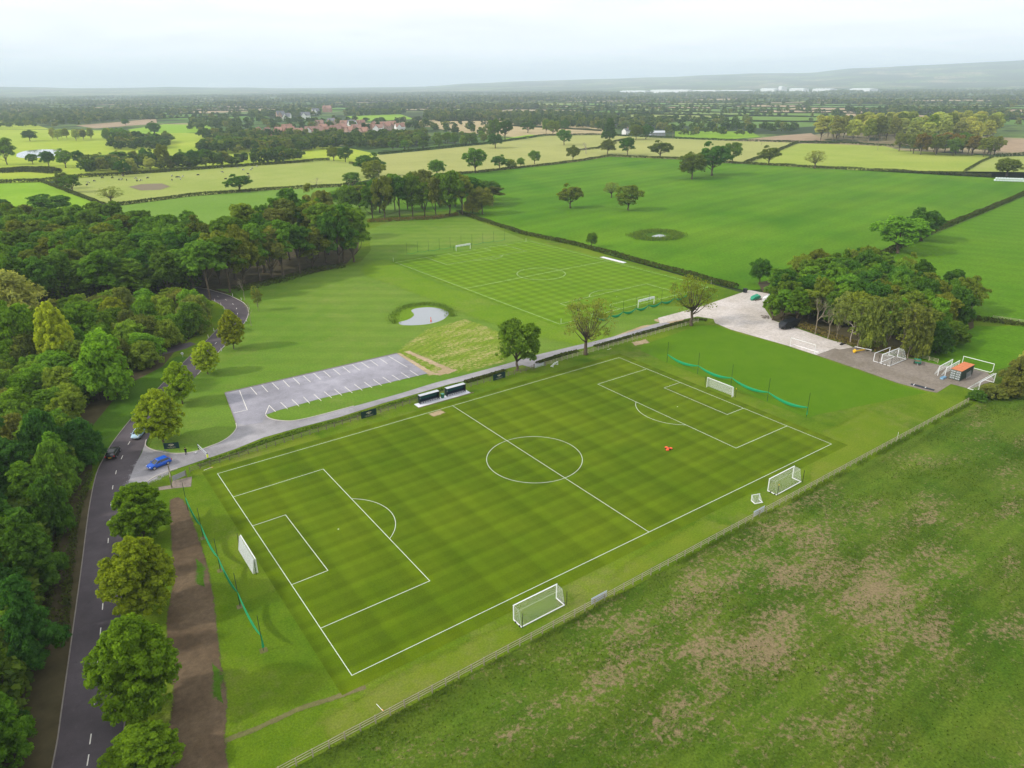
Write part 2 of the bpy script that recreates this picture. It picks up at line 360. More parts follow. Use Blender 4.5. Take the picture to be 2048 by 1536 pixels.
M['car_dark'] = carpaint('slate_car_paint', (0.05, 0.08, 0.13))
M['red'] = plain('orange_red_plastic', (0.75, 0.10, 0.03), 0.4, var=0.15)
M['orange'] = plain('orange_cloth', (0.85, 0.32, 0.03), 0.7)
M['yellow'] = plain('yellow_paint', (0.80, 0.48, 0.02), 0.5)
M['hivis'] = plain('yellow_reflective_wrap', (0.75, 0.85, 0.05), 0.5)
M['cont_side'] = plain('container_green_paint', (0.040, 0.065, 0.048), 0.6, var=0.2)
M['cont_door'] = plain('container_door_paint', (0.13, 0.16, 0.13), 0.6, var=0.2)
M['cont_roof'] = plain('container_rust_roof', (0.52, 0.17, 0.07), 0.8, var=0.2, scale=1.2)
M['trailer'] = plain('trailer_green_paint', (0.02, 0.22, 0.13), 0.5)
M['tarp'] = plain('black_tarpaulin', (0.010, 0.012, 0.016), 0.35, var=0.3, scale=4, bump=0.6)
M['tarpgreen'] = plain('green_tarpaulin', (0.02, 0.27, 0.15), 0.5, var=0.3)
M['mat'] = plain('dark_rubber_mat', (0.030, 0.034, 0.045), 0.8)
M['blue'] = plain('blue_plastic', (0.20, 0.36, 0.50), 0.5)
M['stone'] = plain('grey_rubble', (0.22, 0.19, 0.16), 0.9, var=0.3)
M['bale'] = plain('pale_bale_wrap', (0.62, 0.72, 0.64), 0.35, var=0.06)
M['skin'] = plain('skin', (0.45, 0.26, 0.18), 0.6, var=0.05); M['cloth'] = plain('black_clothing', (0.010, 0.010, 0.014), 0.9); M['shoe'] = plain('white_shoe', (0.75, 0.75, 0.75), 0.7)
M['hair'] = plain('dark_hair', (0.02, 0.014, 0.010), 0.7)
def brick(name, c): return plain(name, c, 0.9, var=0.18, scale=0.6)
M['brick'] = brick('house_brick', (0.36, 0.20, 0.14)); M['brick2'] = brick('house_brick_pale', (0.42, 0.28, 0.21)); M['render'] = plain('white_render', (0.75, 0.74, 0.70), 0.8, var=0.05)
M['tile'] = plain('red_clay_tile', (0.28, 0.155, 0.115), 0.85, var=0.25, scale=0.8); M['tile2'] = plain('brown_clay_tile', (0.25, 0.15, 0.12), 0.85, var=0.25, scale=0.8); M['slate'] = plain('grey_slate', (0.13, 0.135, 0.15), 0.6, var=0.2)
M['shed'] = plain('pale_sheet_metal', (0.66, 0.67, 0.68), 0.5, var=0.05); M['barn'] = plain('grey_sheet_metal', (0.33, 0.35, 0.40), 0.6, var=0.12)
def bark(name, c):
    t = NT(name); p = t.N.new('ShaderNodeTexCoord').outputs['Object']; n = t.noise(t.mapping(p, (6, 6, 1)), 1.2, 5, 0.7)
    t.bump(n, 0.7, 0.05); return t.set(t.mix(t.rng(n, 0.3, 0.7), tuple(x*0.6 for x in c), tuple(x*1.4 for x in c)), 0.95, 0, 0.1)
M['bark'] = bark('tree_bark', (0.105, 0.080, 0.055)); M['barkpale'] = bark('pale_bark', (0.28, 0.235, 0.165)); M['deadwood'] = bark('dead_wood', (0.34, 0.29, 0.24))
def foliage(name, far=False):
    t = NT(name); oi = t.N.new('ShaderNodeObjectInfo')
    at_ = t.N.new('ShaderNodeAttribute'); at_.attribute_name = 'tone'; tone = at_.outputs['Fac']
    if far:
        cr = t.N.new('ShaderNodeValToRGB'); e = cr.color_ramp.elements
        e[0].color = (0.045, 0.085, 0.026, 1); e[1].color = (0.200, 0.210, 0.075, 1); e[1].position = 0.95
        for pp, c in ((0.3, (0.066, 0.118, 0.031)), (0.6, (0.098, 0.152, 0.040)), (0.85, (0.145, 0.185, 0.055))):
            q = cr.color_ramp.elements.new(pp); q.color = c+(1,)
        t.L.new(oi.outputs['Random'], cr.inputs[0]); base = cr.outputs[0]
    else: base = oi.outputs['Color']
    warm = t.mix(1.0, base, (1.36, 1.36, 0.68), 'MULTIPLY'); cool = t.mix(1.0, base, (0.66, 0.74, 0.60), 'MULTIPLY')
    c = t.mix(t.rng(tone, 0.1, 0.9), cool, warm)
    d = t.N.new('ShaderNodeBsdfDiffuse'); tr = t.N.new('ShaderNodeBsdfTranslucent'); mx = t.N.new('ShaderNodeMixShader')
    t.L.new(c, d.inputs[0]); t.L.new(t.mix(1.0, c, (1.3, 1.35, 0.6), 'MULTIPLY'), tr.inputs[0]); mx.inputs[0].default_value = 0.38
    t.L.new(d.outputs[0], mx.inputs[1]); t.L.new(tr.outputs[0], mx.inputs[2]); t.L.new(mx.outputs[0], t.out.inputs[0]); t.N.remove(t.b)
    return t.mat
M['leaf'] = foliage('leaf_foliage'); M['leaf_far'] = foliage('distant_leaf_foliage', True)
def tinted(name, c):                     # foliage with its own colour, for hedges and reeds
    m = M['leaf'].copy(); m.name = name
    oi = next(n for n in m.node_tree.nodes if n.type == 'OBJECT_INFO'); rgb = m.node_tree.nodes.new('ShaderNodeRGB'); rgb.outputs[0].default_value = c+(1,)
    for l in list(oi.outputs['Color'].links):
        s = l.to_socket; m.node_tree.links.new(rgb.outputs[0], s)
    return m
M['hedge'] = tinted('hedge_foliage', (0.070, 0.085, 0.030)); M['hedge_far'] = tinted('far_hedge_foliage', (0.040, 0.064, 0.022))
M['under'] = tinted('understorey_foliage', (0.100, 0.150, 0.036)); M['reed'] = tinted('reed_foliage', (0.125, 0.190, 0.040)); M['tuft'] = tinted('long_grass_blades', (0.080, 0.120, 0.026)); M['dryreed'] = tinted('dry_stems', (0.17, 0.13, 0.06))
def water(name, c):
    t = NT(name); p = t.pos(); t.bump(t.noise(p, 1.5, 3), 0.05, 0.02); return t.set(c, 0.06, 0, 0.5)
M['water'] = water('pond_water', (0.25, 0.27, 0.28))

# ------------------------------------------------------------------ the ground and the fields
def terrain():
    # one sheet to the horizon; beyond 7 km it climbs into the hills seen at the right and far left
    ridge = [(-900, 176), (-400, 174), (0, 174), (150, 176.5), (260, 175.5), (350, 174), (420, 175), (560, 176), (700, 176), (860, 173), (923, 168.5), (1060, 163), (1231, 159), (1348, 156), (1498, 150), (1632, 148), (1707, 141), (1878, 134), (2048, 126), (2300, 118), (2700, 112), (3200, 120)]
    nA = 260; az = np.linspace(-1.05, 1.05, nA)+0.0
    RR = [300, 1500, 4000, 7000, 8500, 10000, 11500, 13000, 14500, 16000, 19000, 26000, 40000]
    rg = np.random.default_rng(3); vs = [(CX, CY, -0.35)]; fs = []
    us = np.array([r[0] for r in ridge]); vv = np.array([r[1] for r in ridge])
    n1 = np.convolve(rg.normal(0, 1, nA+40), np.hanning(9)/4, 'same')[20:20+nA]
    full = np.concatenate([az, np.linspace(1.05, 2*math.pi-1.05, 60)[1:-1]])
    for i, a in enumerate(full):
        A = YAW+a; dx, dy = math.sin(A), math.cos(A)
        if abs(a) < 1.06:
            u = 1024+F*math.tan(a)*1.0/math.cos(PIT)
            v = np.interp(u, us, vv); hor = 170.2+0.00907*(1024-u)
            h = 66+max(0.0, (hor-v))/F*14500*math.cos(a)
            if u < 860: h = 66+(hor-v)/F*14500*math.cos(a)
        else: h = 60
        for k, R in enumerate(RR):
            z = -0.35
            if R >= 7000:
                s = min(1, (R-7000)/7500); s = s*s*(3-2*s)
                if R > 14500: s = 1.0-0.00001*(R-14500)
                jit = n1[i]*6 if i < nA else 0
                z = h*s+jit*s+rg.normal(0, 3)*s*(R < 14500)
            vs.append((CX+dx*R, CY+dy*R, z))
    n = len(full); K = len(RR)
    for i in range(n):
        j = (i+1) % n; fs.append((0, 1+j*K, 1+i*K))
        for k in range(K-1): fs.append((1+i*K+k, 1+j*K+k, 1+j*K+k+1, 1+i*K+k+1))
    t = NT('countryside'); p = t.pos()
    vo = t.N.new('ShaderNodeTexVoronoi'); t.L.new(p, vo.inputs['Vector']); vo.inputs['Scale'].default_value = 1/330.0
    cr = t.N.new('ShaderNodeValToRGB'); sx = t.sep(vo.outputs['Color']); t.L.new(sx[0], cr.inputs[0])
    e = cr.color_ramp.elements; cr.color_ramp.interpolation = 'CONSTANT'
    e[0].color = (0.070, 0.130, 0.025, 1); e[1].position = 0.86; e[1].color = (0.27, 0.22, 0.12, 1)
    for pp, c in ((0.22, (0.11, 0.17, 0.035)), (0.42, (0.035, 0.055, 0.018)), (0.58, (0.15, 0.19, 0.05)), (0.74, (0.045, 0.07, 0.02))):
        q = e.new(pp); q.color = c+(1,)
    wd = t.rng(t.noise(p, 1/900.0, 4, 0.6), 0.50, 0.60)
    col = t.mix(wd, cr.outputs[0], (0.026, 0.045, 0.016))
    sp = t.noise(p, 1/60.0, 3, 0.7); col = t.mix(t.rng(sp, 0.51, 0.58), col, (0.024, 0.042, 0.015))
    mb = MB(); mb.add(vs, fs); o = struct(mb.build('terrain', t.set(col, 0.95, 0, 0.05), smooth=True))
terrain()

sheet('ground', [(-900, 372), (0, 440), (400, 470), (900, 420), (1500, 590), (2000, 640), (2900, 700), (4200, 1700), (1200, 3600), (-700, 2600), (-1500, 1000)], M['margin'], -0.030)
sheet('bright_field', [(925,425),(1000,452),(1050,468),(1160,493),(1300,530),(1400,558),(1490,580),(1520,578),(1560,565),(1690,540),(1760,508),(1870,462),(1960,427),(2048,390),(2160,345),(2160,365),(1984,354),(1710,340),(1495,328),(1440,325),(1350,318),(1218,313),(1156,323),(1030,337),(889,350),(770,360),(800,420)], M['crop'], -0.12)
sheet('right_field', [(1525,580),(1690,543),(1770,508),(1960,430),(2048,392),(2250,330),(2500,400),(2500,720),(2048,648),(1960,638),(1880,640),(1700,640)], M['crop2'], -0.115)
sheet('paddock', [(1815,716),(1880,680),(1945,652),(2048,652),(2300,690),(2300,790),(2048,725),(1960,748),(1890,735)], M['crop2'], -0.022)
sheet('pale_pasture', [(740,352),(700,330),(755,310),(860,300),(975,288),(1094,271),(1204,270),(1350,277),(1450,281),(1594,285),(1495,327),(1440,325),(1350,317),(1218,312),(1156,322),(1030,336),(889,349),(770,360)], M['pasture'], -0.15)
sheet('tree_line_field', [(1495,327),(1594,287),(1640,287),(1770,292),(1800,300),(1990,312),(1965,318),(1925,343),(1984,353.5),(1710,339)], M['lime_pale'], -0.16)
sheet('corner_field', [(1925,343),(1970,318),(1990,312),(2048,312),(2250,315),(2250,375),(2048,363),(1984,353.5)], M['cowgrass'], -0.165)
sheet('cow_pasture', [(154,356),(240,350),(340,343),(450,335),(560,328),(660,320),(705,326),(755,345),(740,358),(684,372),(533,380),(376,392),(280,405),(215,413),(160,385),(120,370)], M['cowgrass'], -0.14)
sheet('small_green_field', [(-300,376),(0,367),(85,364),(140,385),(210,413),(140,434),(0,432),(-300,432)], M['lime_field'], -0.145)
sheet('wood_side_field', [(120,440),(215,414),(280,406),(376,393),(533,380),(684,373),(770,361),(800,420),(700,450),(560,480),(430,490),(300,495),(0,520),(-300,520),(-300,440)], M['mid_field'], -0.125)
sheet('golf_course', [(-400,262),(100,259),(300,262),(420,268),(560,280),(700,296),(760,309),(705,327),(660,320),(560,327),(340,342),(154,355),(85,363),(-400,380)], M['golf'], -0.20)
sheet('stubble_field', [(826,246),(840,240),(1000,237),(1146,249),(1206,258),(1204,269),(1094,270),(1030,274),(900,262)], M['stubble'], -0.22)
sheet('strip_field', [(1094,270.5),(1030,279),(1000,278),(1060,269)], M['lime_field'], -0.18)
sheet('ploughed_field', [(1470,281),(1560,271),(1622,266),(1660,286),(1594,284)], M['ploughed'], -0.21)
sheet('ploughed_field', [(1975,281),(2048,278),(2250,281),(2250,311),(2048,303),(1990,303)], M['ploughed'], -0.21)
sheet('ploughed_field', [(150,250.5),(240,243.5),(312,236.5),(314,247),(245,252.5),(190,256.5)], M['ploughed'], -0.23)
sheet('far_green_field', [(255,259),(330,248),(420,250),(424,264),(280,268)], M['lime_field'], -0.19)
sheet('far_green_field', [(1350,262),(1500,262),(1520,273),(1450,279),(1350,274)], M['lime_field'], -0.23)
sheet('far_green_field', [(-300,246),(40,240),(100,258),(-300,262)], M['golf'], -0.23)
sheet('far_green_field', [(690,232),(800,228),(830,238),(720,242)], M['lime_field'], -0.24)
def pond(name, pts, mat, z, cover=None):
    P = [at(*p) for p in pts]; P.append(P[0]); S = smooth(P, 4)[:-1]
    return sheet(name, S, mat, z, uv=False)
pond('lake', [(33.5,307),(51,301.5),(85,298.5),(120,299.5),(118,306),(103,313),(55,315.6),(34,313.5)], M['water'], -0.17)
sheet('woodland_floor', [(-700,1900),(70,1560),(112,1300),(135,1100),(150,1000),(185,940),(180,860),(250,772),(325,733),(352,700),(415,650),(410,600),(470,580),(560,560),(640,545),(690,530),(715,505),(720,470),(660,455),(600,470),(400,478),(200,470),(0,455),(-500,460),(-900,900)], M['woodfloor'], -0.016)
sheet('copse_floor', [(1535,600),(1545,640),(1600,655),(1650,672),(1745,700),(1830,716),(1885,690),(1948,655),(1945,610),(1850,565),(1740,535),(1600,550),(1515,565)], M['woodfloor'], -0.014)
sheet('verge', [(205,945),(190,900),(178,860),(250,772),(325,733),(352,712),(420,716),(330,830),(250,960)], M['verge'], -0.012)
sheet('meadow', [(296,898),(306,903),(326,909),(345,911),(370,910.5),(394,906),(418.5,898),(443,887.5),(462.5,874),(474,858),(473,846),(452,786),(794,707.5),(858,747),(620,802),(560,818),(530,830),(545,840),(600,845),(707,815),(800,789),(930,752),(1065,714),(1124,699.5),(1235,673),(1340,642),(1390,615),(1300,610),(1122,655),(780,523),(840,480),(760,470),(742,500),(720,525),(640,543),(560,556),(470,577),(430,578),(470,588),(492,605),(500,626),(490,645),(440,700),(396,744),(330,830)], M['meadow'], -0.010)
soft_sheet('bank_slope', smooth([(770,522),(850,560),(960,600),(1060,635),(1130,660),(1210,664),(1180,690),(1100,672),(980,640),(880,600),(800,570),(735,545),(745,525),(770,522)], 4)[:-1], 'bank', -0.004, 5.0)
soft_sheet('reseeded_patch', [(805,700),(860,660),(930,640),(1000,668),(1020,690),(1000,722),(930,741),(862,748),(815,716)], 'seed', -0.005, 2.5)
sheet('back_meadow', [(742,500),(735,460),(790,440),(925,430),(1040,475),(1052,481),(787,522),(765,524)], M['meadow'], -0.006)
sheet('training_field', [(1285,690),(1395,652),(1430,650),(1462,662),(1574,694),(1632,713),(1724,744),(1792,768),(1854,785),(1640,828),(1618,836),(1535,805),(1463,772),(1396,749),(1335,726),(1280,700)], M['training'], -0.007)
sheet('rough_field', [(-10.0-400, -8.7), (150, -8.1), (156, -2), (190, -1), (420, -25), (420, -400), (-410, -400)], M['rough'], -0.026, uv=False)
soft_sheet('bark_strip', smooth([(342,1000),(346,1070),(349,1174),(337,1244),(345,1330),(352,1401),(338,1478),(345,1560),(443,1560),(444,1478),(450,1394),(440,1349),(433,1297),(424,1209),(408,1122),(387,1059),(363,1000),(342,1000)], 3)[:-1], 'chip', -0.005, 0.7)
for k_, pts in enumerate(([(392,1120),(404,1140),(408,1170),(398,1160)], [(425,1330),(438,1360),(444,1400),(432,1385)])):
    soft_sheet('grass_patch', pts, 'verge', -0.0042+0.0002*k_, 1.2)
mb = MB(); P = [at(*p)[:2] for p in [(452,1480),(500,1462),(544,1443),(600,1417),(660,1398),(730,1374)]]; P = smooth([np.append(p, 0) for p in P], 5)
Q_ = offs(P, 0.22)+offs(P, -0.22)[::-1]; soft_sheet('worn_path', Q_, 'wear', -0.003, 0.35, False)
for k_, pts in enumerate(([(-6, 22), (-2.4, 22), (-2.4, 38), (-6, 37)], [(103.9, 20), (107, 22), (107.5, 38), (103.9, 42)], [(-5, -6.8), (20, -6.6), (20, -4.4), (8, -4.2), (-5, -5.0)], [(34, -6.8), (62, -6.2), (60, -3.5), (44, -4.6)], [(86, -6.2), (120, -5.8), (122, 4), (105, 3), (92, -3.6)], [(-3, 62.5), (20, 63.2), (20, 65), (-3, 63.6)])):
    soft_sheet('dry_grass_patch', pts, 'drygrass', -0.008+0.0006*k_, 2.6, False)
# pitch one: axis aligned, x 0..L, y 0..W
PL, PW = 101.582, 60.438
def pitch(name, L, W, mat, loc, rz, lw=0.12, mg=2.2, z=0.0):
    root = bpy.data.objects.new(name, None); COL.objects.link(root); root.location = loc; root.rotation_euler = (0, 0, rz); struct(root)
    t = MB(); t.add([(-mg,-mg,z),(L+mg,-mg,z),(L+mg,W+mg,z),(-mg,W+mg,z)], [(0,1,2,3)]); t.build('turf', mat, root)
    zl = z+0.006
    def line(a, b):
        a = np.array([*a, 0.0]); b = np.array([*b, 0.0]); mm = MB(); strip(mm, [a, b], -lw/2, lw/2, zl+random.random()*0.002); mm.build('line_marking', M['white'], root)
    h = lw/2
    line((-h,0),(L+h,0)); line((-h,W),(L+h,W)); line((0,h),(0,W-h)); line((L,h),(L,W-h)); line((L/2,h),(L/2,W-h))
    for s, x in ((1, 0), (-1, L)):
        for d, hw in ((16.5, 20.16), (5.5, 9.16)):
            line((x+s*h, W/2-hw), (x+s*(d+h), W/2-hw)); line((x+s*h, W/2+hw), (x+s*(d+h), W/2+hw)); line((x+s*d, W/2-hw+h), (x+s*d, W/2+hw-h))
        c = x+s*11; a0 = math.acos(5.5/9.15); mm = MB()
        A = [np.array([c+s*9.15*math.cos(a), W/2+9.15*math.sin(a), 0]) for a in np.linspace(-a0, a0, 33)]
        strip(mm, A, -h, h, zl); mm.build('penalty_arc', M['white'], root)
        mm = MB(); mm.prism([(c+0.12*math.cos(k*0.785), W/2+0.12*math.sin(k*0.785)) for k in range(8)], zl-0.002, zl); mm.build('penalty_spot', M['white'], root)
    A = [np.array([L/2+9.15*math.cos(a), W/2+9.15*math.sin(a), 0]) for a in np.linspace(0, 2*math.pi, 97)]
    mm = MB(); strip(mm, A, -h, h, zl+0.003); mm.build('centre_circle', M['white'], root)
    return root
pitch('football_pitch', PL, PW, M['pitch'], (0, 0, 0), 0, 0.085)
pitch('far_football_pitch', 103.0, 68.6, M['pitch2'], (175.6, 93.0, 0.0), math.radians(90)+0.02, 0.07, 2.0)

# ------------------------------------------------------------------ roads, car park, yard
ROADPX = [(120,1800),(152,1650),(181,1478),(188.5,1401),(201,1262),(213,1123),(222,1008),(232,944),(244,914),(262,880),(300,829),(350,770),(400,717),(431.6,686),(458,657),(470,641),(475,627.5),(473,617),(466,608.5),(452,600.5),(436,593.5),(418,588),(395,582),(360,578)]
RP = resample(smooth([at(*p) for p in ROADPX], 8), 1.5)
mb = MB(); strip(mb, RP, -3.25, 3.25, 0.004); struct(mb.build('road', M['road']))
jl = min(range(len(RP)), key=lambda i: np.linalg.norm(RP[i]-at(226,960)))
mb = MB(); strip(mb, RP[:jl], 3.3, 9.0, -0.009); struct(mb.build('leaf_litter', M['woodfloor']))
kb = MB(); kerb(kb, [p for p in RP], 3.25, 3.38, -0.02, 0.10); struct(kb.build('kerb', M['kerbdark']))
i0 = min(range(len(RP)), key=lambda i: np.linalg.norm(RP[i]-at(400,717)))
kb = MB(); kerb(kb, RP[i0-8:], -3.25, -3.38, -0.02, 0.11); struct(kb.build('kerb', M['kerb']))
j0 = min(range(len(RP)), key=lambda i: np.linalg.norm(RP[i]-at(224,990)))
kb = MB(); kerb(kb, RP[:j0-4], -3.25, -3.38, -0.02, 0.10); struct(kb.build('kerb', M['kerbdark']))
road = bpy.data.objects['road']
DASH = [(176,1520),(181,1478),(188.5,1401),(195,1330),(201,1262.5),(205.3,1213),(209.3,1167),(213,1123),(216.4,1081),(219.5,1043.6),(222,1007.7),(225.4,974.7),(232,944.5),(244,914.5),(258,886),(278,858),(302,826),(328,794),(360,757),(398,719),(431.6,686),(456,660),(475,627.5),(473,617),(466,608),(452,599.6),(436,593)]
for d in DASH:
    p = at(*d); i = min(range(1, len(RP)-1), key=lambda i: np.linalg.norm(RP[i]-p)); t = RP[i+1]-RP[i-1]; t /= np.linalg.norm(t)
    mm = MB(); strip(mm, [p-t*0.75, p+t*0.75], -0.06, 0.06, 0.009); mm.build('lane_dash', M['parkline'], road)
sheet('side_road', [(392,688),(372,697),(340,706),(300,716),(300,706),(340,695),(380,684)], M['road'], 0.008)
KC = [(292,880),(290,889),(294,895),(306,900.5),(326,905.6),(345,907.5),(370,907),(394,902.6),(418.5,894),(443,884),(462.5,871),(473.5,857),(472.7,846.5)]
LO = [(262,990),(287,968.6),(308.7,954),(333,944),(355,937),(400,922),(473,897),(527,875),(595,856),(676,835),(764,807),(834.6,787),(900,768),(933,761),(1018,736),(1045,730),(1062,735),(1088,729),(1076,721),(1123.7,706.5),(1188,692),(1293.6,662.6),(1345,647)]
UPP = [(530.6,830),(536,836),(551,840.5),(571,842.5),(588,842),(612,837.5),(639,831),(707.6,812.6),(800,787),(860,768.5),(900,757.6),(930,750),(1012,728),(1065,712),(1123.7,697.7),(1235,671),(1326,643.5)]
KCs = smooth([at(*p) for p in KC], 4); UPs = smooth([at(*p) for p in UPP], 4)
sheet('access_road', [at(268,935), at(284,905)]+KCs+[at(500,840)]+UPs+[at(*p) for p in LO[::-1]]+[at(250,985)], M['track'], 0.012, uv=False)
sheet('car_park', [at(450,786), at(794,707), at(855,747), at(640,797.5), at(577,815), at(551,822.5), at(530.6,830)]+[at(525,845), at(490,850), at(472.7,846.5)], M['park'], 0.016, uv=False)
kb = MB(); kerb(kb, KCs, 0.0, 0.16, -0.02, 0.12); struct(kb.build('kerb', M['kerb']))
kb = MB(); kerb(kb, UPs[:29], 0.0, 0.16, -0.02, 0.12); struct(kb.build('kerb', M['kerb']))
kb = MB(); kerb(kb, [at(472.7,846), at(450,786)], 0.0, 0.12, -0.02, 0.1); struct(kb.build('kerb', M['kerbdark']))
kb = MB(); kerb(kb, [at(450.5,785.8), at(794,706.8)], 0.0, 0.16, -0.02, 0.14); struct(kb.build('kerb', M['kerbdark']))
kb = MB(); kerb(kb, smooth([at(*p) for p in LO[:5]], 4), 0.0, -0.14, -0.02, 0.11); struct(kb.build('kerb', M['kerb']))
soft_sheet('sandy_edge', [(795,706.5),(799,707),(868,747),(900,743),(880,750),(857,748)], 'sand', 0.0005, 0.8)
soft_sheet('junction_wear', [(300,902),(288,925),(272,960),(266,980),(300,958),(325,944),(325,912)], 'track', 0.0135, 3.0)
cp = bpy.data.objects['car_park']
def cpx(x, y): return at(400+x/4.096, 680+y/4.096)
top_s = [(415,388),(505,370),(590,350),(680,330),(763,310),(847,292),(930,272),(1012,255),(1090,238),(1170,220),(1247,202),(1322,184),(1397,167),(1470,150),(1545,133)]
top_e = [(467,447),(556,425),(646,405),(733,384),(818,363),(905,344),(988,324),(1070,304),(1150,286),(1230,267),(1308,248),(1387,229),(1460,212),(1535,194),(1700,225)]
bot_s = [(660,510),(753,487),(847,466),(933,445),(1018,423),(1100,402),(1185,382),(1265,362),(1345,345),(1420,324),(1497,303),(1573,287),(1648,267),(1720,249)]
bot_e = [(718,565),(812,543),(900,520),(993,498),(1080,475),(1163,455),(1248,434),(1330,413),(1410,392),(1488,374),(1565,351),(1640,331),(1717,313),(1790,294)]
segs = list(zip(top_s, top_e))+list(zip(bot_s, bot_e))+[((323,413),(388,575)),((390,572),(275,598)),((620,588),(567,536)),((567,534),(537,606))]
for a, b in segs:
    mm = MB(); strip(mm, [cpx(*a), cpx(*b)], -0.06, 0.06, 0.021); mm.build('bay_line', M['parkline'], cp)
sheet('gravel_track', [(1320,647),(1316,636),(1399,614),(1478,587),(1498,580),(1540,588),(1528,600),(1526,612),(1545,640),(1560,646),(1601,659),(1649,676),(1690,689),(1632,710),(1573.6,691),(1461,659),(1430,646),(1427,638),(1395,633),(1370,638)], M['gravel_pale'], 0.018)
sheet('gravel_yard', [(1573.6,691),(1632,710),(1724,741),(1792,765),(1854,782),(1874,785.5),(1902,768),(1940,778),(1990,760),(1975,745),(1935,735),(1881,730.5),(1820,717),(1744,703),(1700,692),(1650,677),(1610,680)], M['gravel_grey'], 0.014)
sheet('gravel_bed', [(1644,678),(1690,686),(1705,695),(1680,699),(1640,690)], M['gravel_pale'], 0.020)
sheet('paved_patch', [(345,962),(384,953),(382,973),(345,977),(300,983),(255,990),(255,984),(300,977),(343,970)], M['paving'], 0.006)
for k_, pts in enumerate(([(1310,640),(1350,630),(1365,640),(1330,648)], [(876,743),(890,738),(912,740),(895,746)], [(813,704),(818,703),(906,740.5),(898,742)], [(1232,672),(1290,652),(1310,648),(1250,672)], [(862,828),(880,822),(886,825),(868,831)], [(1268,685),(1290,680),(1295,685),(1272,690)])):
    soft_sheet('bare_patch', pts, 'sand', 0.001+0.0013*k_, 1.4)
# pond in the meadow
def crA(x, y): return (650+x/2.9257, 400+y/2.9257)
pondpts = [crA(*p) for p in [(430,715),(490,698),(522,672),(505,646),(545,632),(620,628),(690,640),(725,662),(690,700),(610,725),(510,733),(445,730)]]
pond('pond', pondpts, M['water'], 0.004)
soft_sheet('pond_margin', [(796,642),(792,630),(812,617),(850,612),(886,616),(897,628),(880,642),(850,649),(815,650)], 'bank', -0.002, 2.0)
soft_sheet('field_pond_margin', [(1268,470),(1290,461),(1320,459),(1350,463),(1362,471),(1345,478),(1305,480),(1278,477)], 'verge', -0.06, 4.0)
pond('field_pond', [(1303,472),(1318,468.5),(1332,471),(1326,475.5),(1308,475.5)], M['water'], -0.05)
soft_sheet('cow_pond', [(262,373),(285,368),(320,367),(336,373),(318,379),(285,380)], 'soil', -0.10, 4.0)

# ------------------------------------------------------------------ vegetation
def leafmesh(name, C, Nrm, size, tone, mat, elong=1.5, seed=0):
    """many small diamond leaves, one mesh"""
    rg = np.random.default_rng(seed); n = len(C)
    Nrm = Nrm/np.linalg.norm(Nrm, axis=1, keepdims=True)
    r = rg.normal(size=(n, 3)); a = np.cross(Nrm, r); a /= np.linalg.norm(a, axis=1, keepdims=True)+1e-9; b = np.cross(Nrm, a)
    s = size[:, None] if hasattr(size, '__len__') else size
    V = np.stack([C-a*s*0.5*elong, C-b*s*0.5, C+a*s*0.5*elong, C+b*s*0.5], 1).reshape(-1, 3).astype(np.float32)
    me = bpy.data.meshes.new(name); me.vertices.add(4*n); me.vertices.foreach_set('co', V.ravel())
    me.loops.add(4*n); me.loops.foreach_set('vertex_index', np.arange(4*n, dtype=np.int32))
    me.polygons.add(n); me.polygons.foreach_set('loop_start', np.arange(0, 4*n, 4, dtype=np.int32)); me.polygons.foreach_set('loop_total', np.full(n, 4, np.int32))
    at_ = me.attributes.new('tone', 'FLOAT', 'POINT'); at_.data.foreach_set('value', np.repeat(tone, 4).astype(np.float32))
    me.materials.append(mat); me.update(calc_edges=True); return me
def cloud(rg, lobes, n, jit=0.5, inner=0.2, up=0.25, low=-0.7, sub=13):
    """leaf centres and normals on the shells of the crown's lobes"""
    c = np.array([l[:3] for l in lobes]); r = np.array([l[3:6] for l in lobes]); w = (r[:, 0]*r[:, 2]); w /= w.sum()
    # second level: each lobe breaks up into leafy clumps with gaps between them
    c0, r0, k0 = c, r, sub
    if k0:
        d = rg.normal(size=(len(c)*k0, 3)); d /= np.linalg.norm(d, axis=1, keepdims=True); d[:, 2] = np.where(d[:, 2] < -0.5, -d[:, 2], d[:, 2])
        i = np.repeat(np.arange(len(c)), k0); c = c0[i]+d*r0[i]*(0.70+0.28*rg.random((len(i), 1))); r = r0[i]*(0.30+0.20*rg.random((len(i), 1)))
        w = (r[:, 0]*r[:, 2]); w /= w.sum()
    k = rg.choice(len(c), n, p=w); d = rg.normal(size=(n, 3)); d /= np.linalg.norm(d, axis=1, keepdims=True)
    fl = d[:, 2] < low; d[fl, 2] *= -0.5
    fr = 1-np.abs(rg.normal(size=n))*0.13; inn = rg.random(n) < inner; fr[inn] = rg.random(inn.sum())**0.5
    P = c[k]+d*r[k]*fr[:, None]
    N = d/r[k]*r[k].mean(1, keepdims=True)+rg.normal(size=(n, 3))*jit+np.array([0, 0, up])
    lt = rg.random(len(c)); tone = np.clip(lt[k]*0.5+rg.random(n)*0.5, 0, 1)
    return P, N, tone
